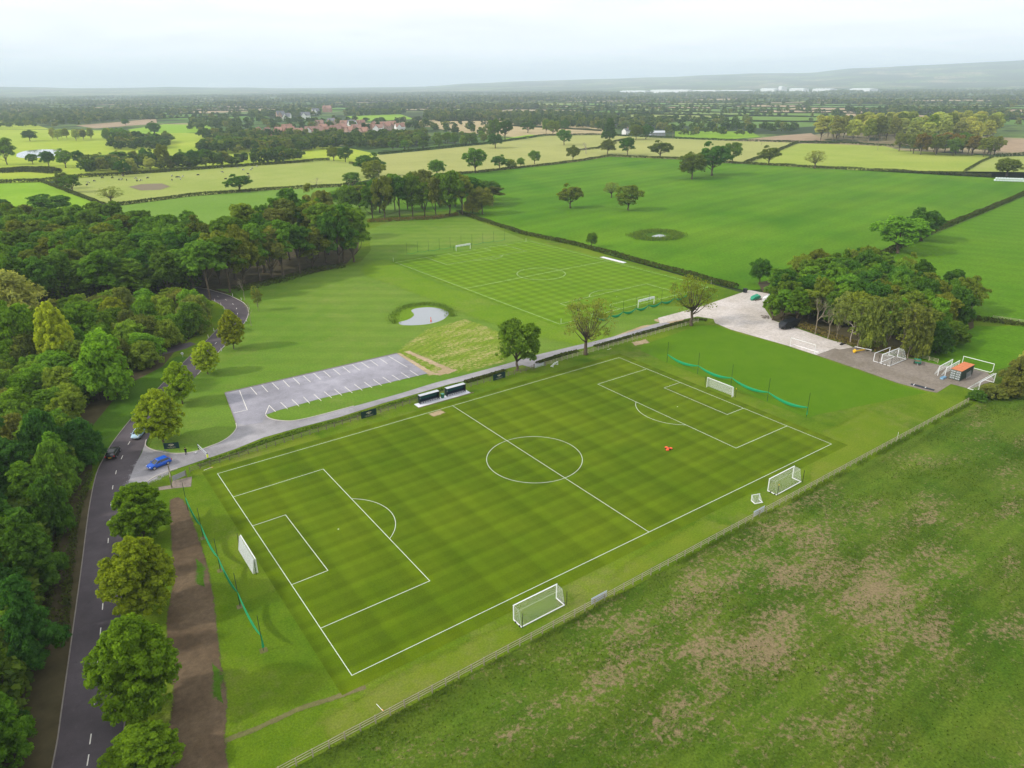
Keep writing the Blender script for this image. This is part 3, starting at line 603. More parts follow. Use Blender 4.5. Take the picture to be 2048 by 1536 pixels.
def limbs(mb, rg, H, th, R, lobes, r0, nl=9, lean=0.0):
    p = np.array([0.0, 0, 0]); pts = [p]; rad = [r0*1.35]; q = [0.06, 0.3, 0.6, 1.0]
    for f in q: pts.append(np.array([rg.normal(0, r0*0.3)+lean*f, rg.normal(0, r0*0.3), th*f])); rad.append(r0*(1.0-0.3*f))
    topp = np.array([lean, 0, th+(H-th)*0.62]); pts.append(topp*0.5+pts[-1]*0.5); rad.append(r0*0.42); pts.append(topp); rad.append(r0*0.12)
    mb.loft(pts, rad, 7)
    order = sorted(lobes, key=lambda l: -l[3])[:nl]
    for l in order:
        a = np.array([lean*0.8, 0, th*(0.75+0.5*rg.random())]); b = np.array(l[:3]); m = a*0.5+b*0.5+np.array([0, 0, -0.10*np.linalg.norm(b-a)])+rg.normal(0, 0.25, 3)
        mb.loft([a, m, b, b+(b-a)*0.12], [r0*0.42, r0*0.26, r0*0.12, r0*0.04], 5)
def envelope(kind, rg, H, R, th, nl):
    L = []
    for i in range(nl):
        u = (i+0.5)/nl; a = i*2.39996+rg.normal(0, 0.3)
        if kind == 'oval':      # lime: dense egg
            z = th+(H-th)*(0.04+0.93*u); w = R*math.sin(math.pi*min(1, (0.12+0.86*u))**0.85)**0.8
            rr = w*0.74*(1 if i % 4 else 0.4) if u < 0.93 else 0; s = R*(0.29-0.07*u)
        elif kind == 'oak':
            z = th+(H-th)*(0.18+0.70*u+rg.normal(0, 0.05)); w = R*(math.sin(math.pi*(0.18+0.70*u))**0.7)
            rr = w*(0.45+0.42*rg.random()); s = R*(0.34+rg.normal(0, 0.05))
        elif kind == 'forest':
            z = th+(H-th)*(0.25+0.62*u); w = R*(1-0.75*max(0, u-0.35)); rr = w*0.75*math.sqrt(rg.random()); s = R*(0.36+rg.normal(0, 0.04))
        elif kind == 'shrub':
            z = H*(0.12+0.68*u); w = R*math.sqrt(max(0.05, 1-u*u*0.85)); rr = w*0.78*math.sqrt(rg.random()); s = R*(0.33+rg.normal(0, 0.05))
        elif kind == 'pine':
            z = th+(H-th)*(0.05+0.90*u); w = R*(1-u*0.82); rr = w*(0.35+0.5*rg.random()); s = R*(0.34-0.16*u)
        elif kind == 'column':
            z = H*(0.10+0.82*u); w = R*math.sin(math.pi*(0.15+0.78*u))**0.5; rr = w*0.6*math.sqrt(rg.random()); s = R*0.42
        s = max(s, 0.15*R); L.append((rr*math.cos(a), rr*math.sin(a), z, s, s*(0.85+0.3*rg.random()), s*(0.78 if kind != 'column' else 1.5)))
    return L
PROTO = {}
def proto(key, kind, H, R, th, nl, nleaf, leaf, r0, seed, jit=0.55, inner=0.22, barkm='bark', elong=1.5, mat='leaf', nb=9, up=0.6):
    rg = np.random.default_rng(seed); lobes = envelope(kind, rg, H, R, th, nl)
    P, N, tone = cloud(rg, lobes, nleaf, jit, inner, up, sub=7 if kind == 'oval' else 13)
    size = leaf*(0.4+1.3*rg.random(nleaf)**1.6)
    crown = leafmesh(key+'_crown', P, N, size, tone, M[mat], elong, seed)
    t = MB(); limbs(t, rg, H, th, R, lobes, r0, nb); trunk = t.mesh(key+'_trunk', M[barkm], True)
    PROTO[key] = (trunk, crown, H, R)
proto('lime_a', 'oval', 10, 4.3, 1.6, 84, 46000, 0.19, 0.20, 1); proto('lime_b', 'oval', 10, 4.3, 1.5, 76, 46000, 0.19, 0.20, 2)
proto('oak_a', 'oak', 14, 6.6, 3.2, 24, 17000, 0.38, 0.42, 3); proto('oak_b', 'oak', 14, 6.6, 3.0, 20, 17000, 0.38, 0.45, 4); proto('oak_c', 'oak', 14, 6.8, 3.4, 27, 17000, 0.38, 0.40, 5)
proto('forest_a', 'forest', 17, 5.4, 3.2, 20, 17000, 0.38, 0.30, 6); proto('forest_b', 'forest', 17, 5.6, 2.6, 24, 17000, 0.38, 0.32, 7); proto('forest_c', 'forest', 17, 5.0, 5.5, 17, 17000, 0.38, 0.28, 8)
proto('shrub_a', 'shrub', 7, 4.2, 0.6, 24, 17000, 0.26, 0.16, 9, inner=0.15); proto('shrub_b', 'shrub', 7, 4.4, 0.6, 28, 17000, 0.26, 0.16, 10, jit=0.8)
proto('pine_a', 'pine', 14, 4.6, 1.5, 40, 26000, 0.24, 0.22, 11, jit=0.7, elong=2.2); proto('pine_b', 'pine', 14, 5.0, 1.5, 34, 26000, 0.24, 0.22, 12, jit=0.7, elong=2.0)
proto('willow', 'column', 11, 4.2, 1.2, 26, 18000, 0.22, 0.22, 13, jit=0.9, elong=2.8, barkm='barkpale')
proto('poplar', 'forest', 18, 6.2, 2, 30, 14000, 0.42, 0.3, 14, jit=0.9, elong=2.6, barkm='barkpale')
proto('sparse_oak', 'oak', 14, 6.4, 4.2, 22, 4200, 0.27, 0.50, 15, jit=0.8, inner=0.3, nb=22); proto('thin', 'oak', 11, 3.4, 2.2, 20, 4500, 0.22, 0.13, 16, jit=0.9, inner=0.5, elong=2.2, nb=14, barkm='barkpale')
def bare_proto(key, H, seed, mat, spread=0.55):
    rg = np.random.default_rng(seed); t = MB()
    def br(p, d, L, r, lv):
        q = p+d*L*0.5+rg.normal(0, 0.06*L, 3); e = p+d*L
        t.loft([p, q, e], [r, r*0.8, r*0.5], 5 if lv < 2 else 3, caps=False)
        if lv >= 4: return
        for k in range(3 if lv else 4):
            a = rg.normal(size=3); nd = d+a*spread; nd[2] = abs(nd[2])*0.9+0.15; nd /= np.linalg.norm(nd)
            br(e-(e-p)*rg.random()*0.35, nd, L*(0.62+0.2*rg.random()), r*0.52, lv+1)
    br(np.zeros(3), np.array([0, 0, 1.0]), H*0.34, H*0.020, 0)
    # a scatter of remaining twiggy leaves keeps the outline soft
    PROTO[key] = (t.mesh(key+'_trunk', M[mat], True), None, H, H*0.35)
bare_proto('bare_a', 11, 21, 'barkpale'); bare_proto('bare_b', 11, 22, 'deadwood', 0.7)
# colours of foliage
CO = dict(lime=(0.147, 0.248, 0.023), limey=(0.225, 0.290, 0.028), oak=(0.120, 0.209, 0.030), oakw=(0.166, 0.202, 0.037), dark=(0.077, 0.167, 0.031), wood=(0.133, 0.225, 0.037),
          olive=(0.186, 0.203, 0.060), shrub=(0.192, 0.257, 0.044), pine=(0.056, 0.134, 0.034), grey=(0.330, 0.342, 0.125), bright=(0.150, 0.260, 0.030), gold=(0.330, 0.370, 0.040), pale=(0.380, 0.400, 0.130), rust=(0.240, 0.160, 0.045), brown=(0.170, 0.150, 0.055), mid=(0.143, 0.261, 0.035))
TREES = [0]
def tree(name, key, P, H, R, col, label, group=None, cat='tree', rz=None):
    trunk, crown, h0, r0 = PROTO[key]; o = thing(name, label, cat, (P[0], P[1], -0.08), random.random()*6.28 if rz is None else rz, group)
    o.scale = (R/r0, R/r0, H/h0); a = mobj('trunk', trunk, o); TREES[0] += 1
    if crown is not None:
        c = mobj('crown', crown, o); v = random.uniform(0.78, 1.30); w = random.uniform(0.90, 1.10)
        cc = CO[col] if isinstance(col, str) else col
        c.color = (cc[0]*v*w, cc[1]*v, cc[2]*v, 1)
    return o
def ptree(name, key, ub, vb, vt, wpx, col, label, group=None, hs=1.0):
    P = at(ub, vb); H = hgt(P, vt)*hs; R = wpx/2/ppm((P[0], P[1], H*0.6))
    return tree(name, key, P, H, R, col, label, group)
OAKS = ['oak_a', 'oak_b', 'oak_c']
# roadside limes, near to far
LIMES = [(290,1545,1468,176,'lime_a','lime','lime tree cut by the bottom edge, lowest in the roadside row'),
         (291,1428,1238,200,'lime_b','lime','largest round lime tree beside the drive, second from the bottom'),
         (291,1228,1076,168,'lime_a','limey','yellow-topped lime tree third from the bottom beside the drive'),
         (291,1078,966,132,'lime_b','lime','lime tree just below the access road mouth'),
         (327,884,777,108,'lime_a','limey','broad yellow-green lime tree behind the entrance banner'),
         (365,808,722,74,'lime_b','limey','yellow-green lime tree directly above the one behind the banner'),
         (416,748,681,62,'lime_a','gold','golden young lime tree by the bend, second from the far end'),
         (468,698,618,60,'lime_b','gold','golden young lime tree inside the bend, farthest in the roadside row')]
for (u, v, vt, w, k, c, lab) in LIMES: ptree('lime_tree', k, u, v, vt, w*0.88, c, lab, 'lime trees along the drive', 0.95)
# trees standing on their own
SOLO = [('oak_tree','oak_a',1034,741,645,90,'oak','dense green oak beside the access road near the pitch gateway'),
        ('oak_tree','sparse_oak',1172,709,603,100,'olive','half-bare old oak with thick forked trunk beside the access road'),
        ('ash_tree','sparse_oak',1381,651,558,86,'oakw','thin-leaved tree where the access road meets the gravel'),
        ('small_tree','oak_c',1183,494,466,25,'oak','lone small round tree at the far pitch hedge'),
        ('oak_tree','oak_b',1140,416,369,46,'oakw','leftmost oak standing in the big green field'),
        ('oak_tree','sparse_oak',1223,395,365,36,'olive','thin sparse tree behind the oak in the big green field'),
        ('oak_tree','oak_a',1256,420,372,53,'oakw','rightmost of the three trees mid big green field'),
        ('oak_tree','oak_c',1384,358,307,60,'oakw','front left tree of the large pair in the big green field'),
        ('oak_tree','oak_b',1423,351,286,64,'dark','tallest dark tree of the large pair in the big green field'),
        ('oak_tree','oak_a',1464,326,286,40,'oak','tree on the hedge line behind the large pair'),
        ('oak_tree','oak_b',1537,329,292,40,'oakw','round tree at the hedge corner right of the large pair'),
        ('young_tree','sparse_oak',1629,337,302,38,'olive','thin light tree in the hedge of the far right field'),
        ('oak_tree','oak_c',2013,352,318,52,'oakw','spreading tree beside the white wrapped bales'),
        ('oak_tree','oak_a',1795,506,436,100,'mid','front broad oak on the right-hand hedge above the copse'),
        ('oak_tree','oak_b',1842,482,417,78,'dark','rear oak of the pair on the right-hand hedge'),
        ('oak_tree','oak_c',1519,568,519,46,'dark','dark round tree at the left end of the copse'),
        ('oak_tree','oak_a',951,346,298,46,'mid','tall leafy tree on the hedge left end of the big field'),
        ('small_tree','oak_b',999,338,310,30,'dark','dark small tree on the pasture hedge beside the tall leafy one'),
        ('small_tree','shrub_a',1022,336,317,22,'shrub','low shrubby tree between two hedge trees'),
        ('small_tree','oak_c',1041,334,316,18,'oak','little tree right of the shrub on the pasture hedge'),
        ('small_tree','oak_a',1069,328,302,24,'oak','slim tree alone on the pasture hedge'),
        ('oak_tree','oak_b',1146,321,291,26,'oakw','tree on the hedge left of the pale dead tree'),
        ('ash_tree','oak_c',1215,308,280,33,'olive','loose pale tree right of the dead tree'),
        ('oak_tree','oak_a',1255,310,276,30,'dark','dark leaning tree on the hedge by the pasture gap'),
        ('oak_tree','oak_b',1320,315,282,44,'oakw','broad tree with low limbs on the pasture hedge'),
        ('cedar_tree','pine_a',1219,282,236,36,'dark','tall dark cedar left of the white farmhouse'),
        ('oak_tree','oak_c',1272,279,250,30,'oakw','left tree in front of the white farmhouse'),
        ('oak_tree','oak_b',1292,278,249,30,'dark','dark right tree between farmhouse and barn'),
        ('oak_tree','oak_a',1128,290,260,30,'dark','lone dark tree in the pale pasture'),
        ('oak_tree','oak_c',991,296,268,34,'dark','spreading dark tree before the plantation'),
        ('oak_tree','oak_a',989,277,239,26,'oak','left tree of two tall ones behind the plantation end'),
        ('oak_tree','oak_b',1010,280,237,30,'dark','right tree of two tall ones behind the plantation end'),
        ('oak_tree','oak_b',1056,265,243,28,'dark','round tree standing in the stubble field'),
        ('oak_tree','oak_c',1092,268,239,18,'oak','left tree of the trio edging the stubble field'),
        ('oak_tree','oak_a',1106,271,242,26,'oakw','middle tree of the trio edging the stubble field'),
        ('oak_tree','oak_b',1130,264,238,18,'dark','right tree of the trio edging the stubble field'),
        ('oak_tree','sparse_oak',223,406,375,46,'olive','open sparse oak on the cow pasture hedge corner'),
        ('oak_tree','oak_b',480,383,349,50,'dark','round dark oak on the near hedge of the cow pasture'),
        ('oak_tree','oak_a',101,436,391,80,'dark','big dark tree at the corner of the small green field'),
        ('oak_tree','oak_c',8,432,399,40,'dark','dark tree at the left edge above the wood'),
        ('oak_tree','oak_b',128,377,343,32,'oakw','brown-green tree left of two at the cow pasture corner'),
        ('oak_tree','oak_a',146,384,350,36,'oak','right tree of two at the cow pasture corner'),
        ('oak_tree','oak_a',330,340,290,26,'oakw','tall narrow tree behind the cow pasture'),
        ('oak_tree','oak_b',366,333,300,20,'oak','left of three dark trees behind the cow pasture'),
        ('oak_tree','oak_c',388,334,301,28,'dark','middle of three dark trees behind the cow pasture'),
        ('oak_tree','oak_a',413,333,299,30,'dark','right of three dark trees behind the cow pasture'),
        ('small_tree','shrub_a',453,324,306,22,'shrub','low bushy tree right of the three dark trees'),
        ('small_tree','oak_c',490,321,305,16,'dark','small dark tree mid hedge behind the cows'),
        ('oak_tree','oak_b',528,321,292,28,'oakw','left of three trees near the right end of the cow hedge'),
        ('oak_tree','oak_a',565,319,292,24,'oak','middle of three trees near the right end of the cow hedge'),
        ('oak_tree','oak_c',586,316,297,20,'oakw','right of three trees near the right end of the cow hedge'),
        ('oak_tree','oak_b',132,335,298,34,'mid','round tree at the right shore of the lake'),
        ('oak_tree','oak_c',98,332,303,30,'dark','dark tree in front of the lake'),
        ('small_tree','oak_a',66,328,308,22,'dark','small dark tree in front of the lake, left one'),
        ('oak_tree','forest_b',14,329,275,44,'oak','tall tree on the left shore of the lake'),
        ('small_tree','oak_a',160,332,302,24,'dark','dark tree right of the lake, beside the clump'),
        ('oak_tree','oak_c',60,282,261,30,'dark','spreading lone tree on the golf fairway'),
        ('oak_tree','oak_b',740,353,307,54,'dark','dark tree at the right corner of the cow pasture, upper one'),
        ('oak_tree','oak_a',748,366,322,46,'oakw','lower tree at the right corner of the cow pasture'),
        ('oak_tree','oak_c',874,352,321,36,'mid','leafy tree rising behind the middle wood'),
        ('oak_tree','oak_a',706,371,345,34,'oak','tree at the end of the near cow pasture hedge'),
        ('oak_tree','oak_a',691,324,295,30,'dark','first dark tree left of the pale pasture'),
        ('oak_tree','oak_b',668,321,292,30,'oakw','second tree left of the pale pasture'),
        ('oak_tree','oak_b',306,262,243,20,'dark','round tree on the ploughed strip, right one'),
        ('oak_tree','oak_c',252,251,238,16,'dark','round tree on the ploughed strip, left one'),
        ('oak_tree','oak_a',310,270,247,26,'dark','tree at the near edge of the far green strip')]
for (nm, k, u, v, vt, w, c, lab) in SOLO: ptree(nm, k, u, v, vt, w, c, lab)
ptree('dead_tree', 'bare_b', 1172, 307, 279, 28, 'olive', 'pale dead tree on the pasture hedge'); ptree('dead_tree', 'bare_b', 634, 374, 350, 24, 'olive', 'bare dead tree on the near cow pasture hedge')
ptree('young_tree', 'bare_a', 503, 652, 586, 20, 'olive', 'leafless sapling with staked trunk at the outer bend'); ptree('young_tree', 'thin', 517, 622, 575, 22, 'olive', 'thin sapling behind the leafless one at the bend'); ptree('young_tree', 'bare_a', 490, 600, 540, 22, 'olive', 'grey bare sapling nearest the wood at the bend')
WORD = dict(wood='mid-green', oak='dark green', mid='fresh green', dark='very dark', oakw='brownish green', shrub='light olive', olive='olive', brown='brownish', bright='bright green', pine='blackish green')
# the belt of tall oaks above the meadow
BELT = [(568,557,438),(626,538,455),(653,525,405),(679,530,415),(688,524,425),(708,524,412),(638,516,400),(657,510,402),(600,548,448),(545,560,450),(520,566,445),(490,572,452),(470,560,430),(610,505,400),(580,520,395),(545,520,402),(500,530,405),(690,500,405),(585,485,375),(640,480,372),(460,585,470),(440,570,460),(420,600,478),(530,545,430),(560,530,415)]
for i, (u, v, vt) in enumerate(BELT):
    c = ['oak','oakw','wood','dark','olive'][i % 5]; z = ('right end' if u > 640 else 'middle' if u > 540 else 'left end')+(' front' if v > 522 else ' back'); lab = f'tall {WORD[c]} oak, {z} of the belt above the meadow'
    ptree('oak_tree', ['forest_c','forest_b','forest_c','oak_b'][i % 4], u, v, vt, random.uniform(62, 86), c, lab, lab)
MIDW = [(745,437,368),(770,438,355),(800,436,352),(826,435,350),(850,434,362),(872,434,352),(900,432,345),(925,430,350),(760,425,360),(790,420,345),(815,418,350),(845,416,342),(880,414,345),(910,412,348),(940,415,352),(960,410,358),(975,400,362),(985,408,372),(700,430,372),(720,425,368),(730,410,362),(690,405,376),(680,420,380),(965,428,376)]
for i, (u, v, vt) in enumerate(MIDW):
    c = ['oak','oakw','dark','wood','oak','olive'][i % 6]; z = ('left end' if u < 770 else 'middle' if u < 880 else 'right end')+(' front' if v > 425 else ' back'); lab = f'{WORD[c]} tree, {z} of the wood behind the far pitch'
    ptree('oak_tree', ['forest_b','oak_a','forest_c','oak_c','forest_a'][i % 5], u, v, vt, random.uniform(44, 60), c, lab, lab)
ptree('willow_tree', 'shrub_a', 945, 427, 388, 42, 'grey', 'pale round willow at the right end of the middle wood')
# the big wood on the left: poisson scatter inside its outline, height by zone
def inside(p, poly):
    c = False; n = len(poly)
    for i in range(n):
        a, b = poly[i], poly[(i+1) % n]
        if (a[1] > p[1]) != (b[1] > p[1]) and p[0] < (b[0]-a[0])*(p[1]-a[1])/(b[1]-a[1])+a[0]: c = not c
    return c
def scatter(polypx, dmin, n, seed, uv=True):
    rg = np.random.default_rng(seed); poly = [at(*p)[:2] if uv else p for p in polypx]
    lo = np.min(poly, 0); hi = np.max(poly, 0); out = []
    for _ in range(n):
        p = lo+rg.random(2)*(hi-lo)
        if inside(p, poly) and all((p[0]-q[0])**2+(p[1]-q[1])**2 > dmin*dmin for q in out): out.append(p)
    return out
def zone(p, kind):
    u, v = px((p[0], p[1], 0))
    if kind == 1: a = 'far left of' if u < 90 else 'left half of' if u < 210 else 'right half of' if u < 330 else 'right end of'; b = 'back rows' if v < 520 else 'middle rows' if v < 570 else 'front rows'; return f'{b}, {a} the tall left wood'
    if kind == 2: a = 'along the left edge' if u < 70 else 'deep in' if u < 190 else 'facing the verge of' if v > 700 else 'towards the bend of'; b = 'upper' if v < 700 else 'middle' if v < 800 else 'lower'; return f'{a}, {b} part of the bushy left wood' if 'edge' in a else f'{a} the {b} bushy left wood'
    if kind == 3: b = 'opposite the access road' if v < 1080 else 'opposite the second lime' if v < 1300 else 'near the bottom edge'; a = 'next to the drive' if u > 20+(1500-v)*0.1 else 'behind the roadside trees'; return f'{a}, {b}'
    a = 'left third' if u < 1670 else 'middle' if u < 1790 else 'right third'; b = 'back' if v < 610 else 'inside'; return f'{b}, {a} of the copse by the yard'
def wlabel(c, h, lo, hi, p, kind): s = 'tall' if h > lo+(hi-lo)*0.6 else 'lower'; z = zone(p, kind); return f'{s} {WORD[c]} tree, {z}'
W1 = scatter([(-60,478),(80,480),(250,486),(400,500),(420,545),(405,598),(330,600),(200,612),(60,630),(-80,640)], 7.6, 5000, 31)
for i, p in enumerate(W1):
    c = random.choice(['wood','oak','wood','mid','dark','oakw']); h = random.uniform(14.5, 19); lab = wlabel(c, h, 14.5, 19, p, 1)
    tree('woodland_tree', ['forest_a','forest_b','forest_c','oak_b','forest_b'][i % 5], p, h, random.uniform(5.0, 7.0), c, lab, lab)
W2 = scatter([(-80,660),(60,650),(200,632),(330,618),(400,615),(412,640),(395,668),(345,700),(318,728),(240,765),(165,840),(165,900),(-60,960)], 5.4, 5000, 32)
for i, p in enumerate(W2):
    u, v = px((p[0], p[1], 0)); c = random.choice(['shrub','olive','shrub','mid','brown','bright','shrub','olive','wood'])
    h = random.uniform(6.0, 9.5); lab = wlabel(c, h, 6, 9.5, p, 2)
    tree('woodland_tree', ['shrub_a','shrub_b','shrub_a','willow','oak_c'][i % 5], p, h, random.uniform(3.6, 5.0), c, lab, lab)
W3 = scatter([(-120,980),(60,960),(172,930),(166,980),(128,1040),(112,1120),(96,1250),(74,1400),(40,1560),(-40,1750),(-380,1750)], 5.2, 5000, 33)
for i, p in enumerate(W3):
    c = random.choice(['pine','pine','dark','wood','mid']); h = random.uniform(10, 14.5); lab = wlabel(c, h, 10, 14.5, p, 3)
    tree('woodland_tree', ['pine_a','pine_b','forest_a','pine_b','shrub_b'][i % 5], p, h, random.uniform(3.4, 4.6), c, lab, lab)
for (u, v, vt, w, k, c, lab) in [(45,740,608,90,'oak_a','bright','fresh green tree standing up from the left wood'), (128,745,608,72,'lime_a','gold','yellow-crowned tree standing up from the left wood'), (40,660,556,110,'willow','grey','large grey-green willow at the left edge of the wood'), (178,705,600,70,'forest_a','mid','smooth green tree right of the yellow-crowned one'), (130,690,640,60,'willow','grey','small grey willow beside the yellow-crowned tree'),
                               (220,790,662,120,'shrub_a','bright','broad light-green tree above the grass verge'), (395,668,600,60,'shrub_b','olive','rounded shrub by the inner bend of the drive'), (232,652,596,60,'lime_b','gold','yellow-green patch of trees mid wood')]:
    ptree('woodland_tree', k, u, v, vt, w, c, lab)
# copse on the right
C1 = scatter([(1552,604),(1556,630),(1610,640),(1690,660),(1770,680),(1840,690),(1905,660),(1925,625),(1840,585),(1740,556),(1610,562)], 4.9, 4000, 34)
for i, p in enumerate(C1):
    c = random.choice(['oak','wood','mid','oakw','dark']); h = random.uniform(9.5, 13); lab = wlabel(c, h, 9.5, 13, p, 4)
    tree('copse_tree', ['forest_a','oak_b','forest_b','oak_c','shrub_a'][i % 5], p, h, random.uniform(3.8, 5.2), c, lab, lab)
FRONT = [(1545,640,585,44,'oak_b','mid','dark-trunked tree at the gravel end of the copse'), (1565,642,578,46,'forest_c','mid','leafy tree behind the black covered trailer, left'), (1592,650,575,48,'forest_b','mid','leafy tree behind the black covered trailer, right'),
         (1630,668,572,40,'bare_a','olive','leafless tree at the front of the copse, left'), (1655,678,586,40,'bare_a','olive','leafless tree with leaning stems, second from left'), (1672,680,590,36,'thin','grey','thin-leaved pale stem in the copse front'), (1715,696,600,52,'thin','olive','olive thin-leaved tree above the yellow implement'), (1738,700,590,56,'shrub_b','olive','olive bushy tree left of the netted goal'), (1768,704,592,56,'thin','olive','olive tree right behind the netted goal'), (1800,706,580,60,'bare_a','olive','tall bare-topped tree behind the netted goal'), (1815,716,610,56,'thin','olive','olive tree behind the green cart'), (1832,716,610,58,'shrub_b','olive','bushy olive tree at the right end of the copse front'), (1700,690,585,50,'bare_b','olive','pale bare tree mid copse front')]
for (u, v, vt, w, k, c, lab) in FRONT: ptree('copse_tree', k, u, v, vt, w, c, lab)
for (u, v, vt, w, k, c, lab) in [(1870,706,640,70,'shrub_b','dark','dark thicket at the right end of the copse'), (1905,690,640,60,'shrub_a','oak','shrub sloping down to the paddock'), (2035,770,712,70,'shrub_b','olive','olive-brown bramble bush at the right edge by the leaning goal'), (1985,792,768,60,'shrub_a','olive','low bramble clump where the lower fence ends'), (2020,792,752,60,'shrub_b','olive','olive bramble bush at the right edge, front'), (1955,800,780,40,'shrub_b','dark','small dark bramble at the fence end'), (2046,748,708,40,'willow','grey','pale dry stems at the right edge')]:
    ptree('shrub', k, u, v, vt, w, c, lab)
# leafy understorey that closes the canopy between the trunks
def understorey(name, polys, label, seed):
    rg = np.random.default_rng(seed); A = []
    for (pts, zlo, zhi, n) in polys:
        poly = [at(*q)[:2] for q in pts]; lo = np.min(poly, 0); hi = np.max(poly, 0); Q = lo+rg.random((n*3, 2))*(hi-lo)
        k = np.array([inside(q, poly) for q in Q]); Q = Q[k][:n]; cl = np.sin(Q[:, 0]*0.9+np.sin(Q[:, 1]*0.7)*2)+np.sin(Q[:, 1]*0.8)
        A.append(np.column_stack([Q, zlo+(zhi-zlo)*rg.random(len(Q))*(0.75+0.12*cl)]))
    C = np.vstack(A); n = len(C); N = rg.normal(size=(n, 3))*0.7+np.array([0, 0, 1.0])
    me = leafmesh(name, C, N, 0.62*(0.5+rg.random(n)), rg.random(n), M['under'], 1.5, seed); stuff(mobj(name, me), label)
understorey('woodland_understorey', [([(-60,480),(80,482),(250,488),(400,502),(415,545),(400,596),(330,600),(200,612),(60,630),(-80,640)], 2.0, 12.5, 52000), ([(-80,650),(60,640),(200,625),(330,612),(400,612),(408,640),(390,665),(340,698),(312,724),(232,762),(160,835),(160,900),(-60,960)], 0.5, 5.5, 30000), ([(-120,980),(60,960),(165,935),(158,980),(120,1040),(104,1120),(88,1250),(66,1400),(34,1560),(-380,1750)], 0.6, 7.5, 22000), ([(1556,606),(1560,630),(1610,640),(1690,660),(1770,680),(1840,690),(1900,660),(1920,625),(1840,588),(1740,560),(1610,566)], 1.5, 8.5, 26000)], 'leafy understorey filling the left wood and the copse', 77)
# plantations in the distance, still countable
def grove(name, pts, dmin, Hh, Rr, keys, cols, label, group, seed, n=2500, mx=60):
    S = scatter(pts, dmin, n, seed)[:mx]
    us = [px((p[0], p[1], 0))[0] for p in S]; lo, hi = min(us), max(us)+1
    for i, p in enumerate(S):
        c = random.choice(cols); f = (us[i]-lo)/(hi-lo); z = 'left end' if f < 0.25 else 'left of centre' if f < 0.5 else 'right of centre' if f < 0.75 else 'right end'; lab = f'{label}, {dict(WORD, pale="palest", grey="grey", rust="rusty", gold="golden")[c]}, {z}'
        tree(name, keys[i % len(keys)], p, random.uniform(*Hh), random.uniform(*Rr), c, lab, lab)
grove('poplar_tree', [(1630,283),(1640,272),(1760,262),(1990,262),(2000,284),(1900,286),(1780,292)], 12, (22, 30), (8, 11), ['poplar','poplar','forest_b'], ['pale','pale','grey','oakw','olive'], 'poplar in the upper right grove', 'pale poplar grove', 41, mx=75)
grove('grove_tree', [(1795,300),(1850,300),(1985,305),(1990,314),(1900,313),(1805,308)], 9, (14, 19), (6, 8), ['oak_a','forest_a','forest_b'], ['oakw','rust','olive','oak'], 'tree in the strip below the poplars', 'front strip below the poplar grove', 42, mx=26)
grove('plantation_tree', [(770,307),(860,299),(980,287),(960,280),(860,278),(780,292)], 10, (10, 14), (5, 6.5), ['forest_a','shrub_a','forest_b'], ['oak','shrub','wood','olive'], 'tree in the plantation right of the village', 'plantation right of the village', 43, mx=34)
grove('poplar_tree', [(100,281),(150,283),(186,282),(186,277),(100,276)], 8, (13, 16), (4, 5.5), ['poplar'], ['pale','olive'], 'poplar in the row behind the lake', 'pale poplars behind the lake', 44, mx=12)
grove('birch_tree', [(188,282),(262,283),(262,277),(188,276)], 9, (12, 15), (4.5, 6), ['oak_a','lime_a'], ['bright','mid','gold'], 'tree in the row right of the lake poplars', 'yellow-green trees on the golf course', 45, mx=10)
grove('clump_tree', [(178,350),(200,330),(250,318),(300,322),(308,345),(250,353)], 9, (9, 13), (5, 7), ['oak_b','forest_a','shrub_a'], ['oak','olive','dark','grey'], 'tree in the clump by lake and cows', 'clump between lake and cow pasture', 46, mx=22)
grove('clump_tree', [(235,298),(340,296),(345,284),(235,280)], 13, (9, 12), (6, 7.5), ['oak_b','forest_a'], ['oak','dark','oakw'], 'tree in the dark clump on the golf course', 'dark clump on the golf course', 47, mx=14)
grove('clump_tree', [(405,309),(505,306),(620,300),(620,288),(500,288),(405,292)], 13, (9, 13), (6, 7.5), ['oak_a','shrub_b','forest_b'], ['oak','shrub','oakw'], 'tree in the spinney below the village', 'spinney below the village', 48, mx=30)
print('trees', TREES[0])

# hedges
def hedge(pts, label, w=1.8, h=1.7, dens=26, leaf=0.5, mat='hedge', gap=0.0, name='hedge'):
    P = resample([at(*p) for p in pts], 1.0); rg = np.random.default_rng(len(P)+int(pts[0][0])); n = int(len(P)*dens)
    P = np.array(P); i = rg.integers(0, len(P)-1, n); t = P[i+1]-P[i]; t /= np.linalg.norm(t, axis=1, keepdims=True); s = np.stack([-t[:, 1], t[:, 0], 0*t[:, 0]], 1)
    hv = h*(0.8+0.35*np.interp(np.arange(len(P)), np.arange(0, len(P)+9, 9), rg.random(len(np.arange(0, len(P)+9, 9)))))[i]; wv = w*(0.8+0.4*rg.random(n))
    a = rg.random(n)*math.pi; ca, sa = np.cos(a), np.sin(a)
    fr = 1-np.abs(rg.normal(size=n))*0.15
    C = P[i]+t*rg.random((n, 1))+s*(np.sign(ca)*np.abs(ca)**0.5*wv*0.5*fr)[:, None]; C[:, 2] = (np.abs(sa)**0.6)*hv*fr-0.1
    N = s*ca[:, None]+np.array([0, 0, 1])*sa[:, None]+rg.normal(size=(n, 3))*0.5
    me = leafmesh(name, C-P[0], N, leaf*(0.6+0.8*rg.random(n)), rg.random(n)*0.6+0.4*rg.random(len(P))[i], M[mat], 1.4, 5)
    root = thing(name, label, 'hedge', P[0]); mobj('foliage', me, root); return root
hedge([(915,424),(960,440),(1050,469),(1160,492),(1230,511),(1300,530),(1400,556),(1478,577)], 'brownish hedge running between the far pitch and the big green field', 2.4, 1.7, 34)
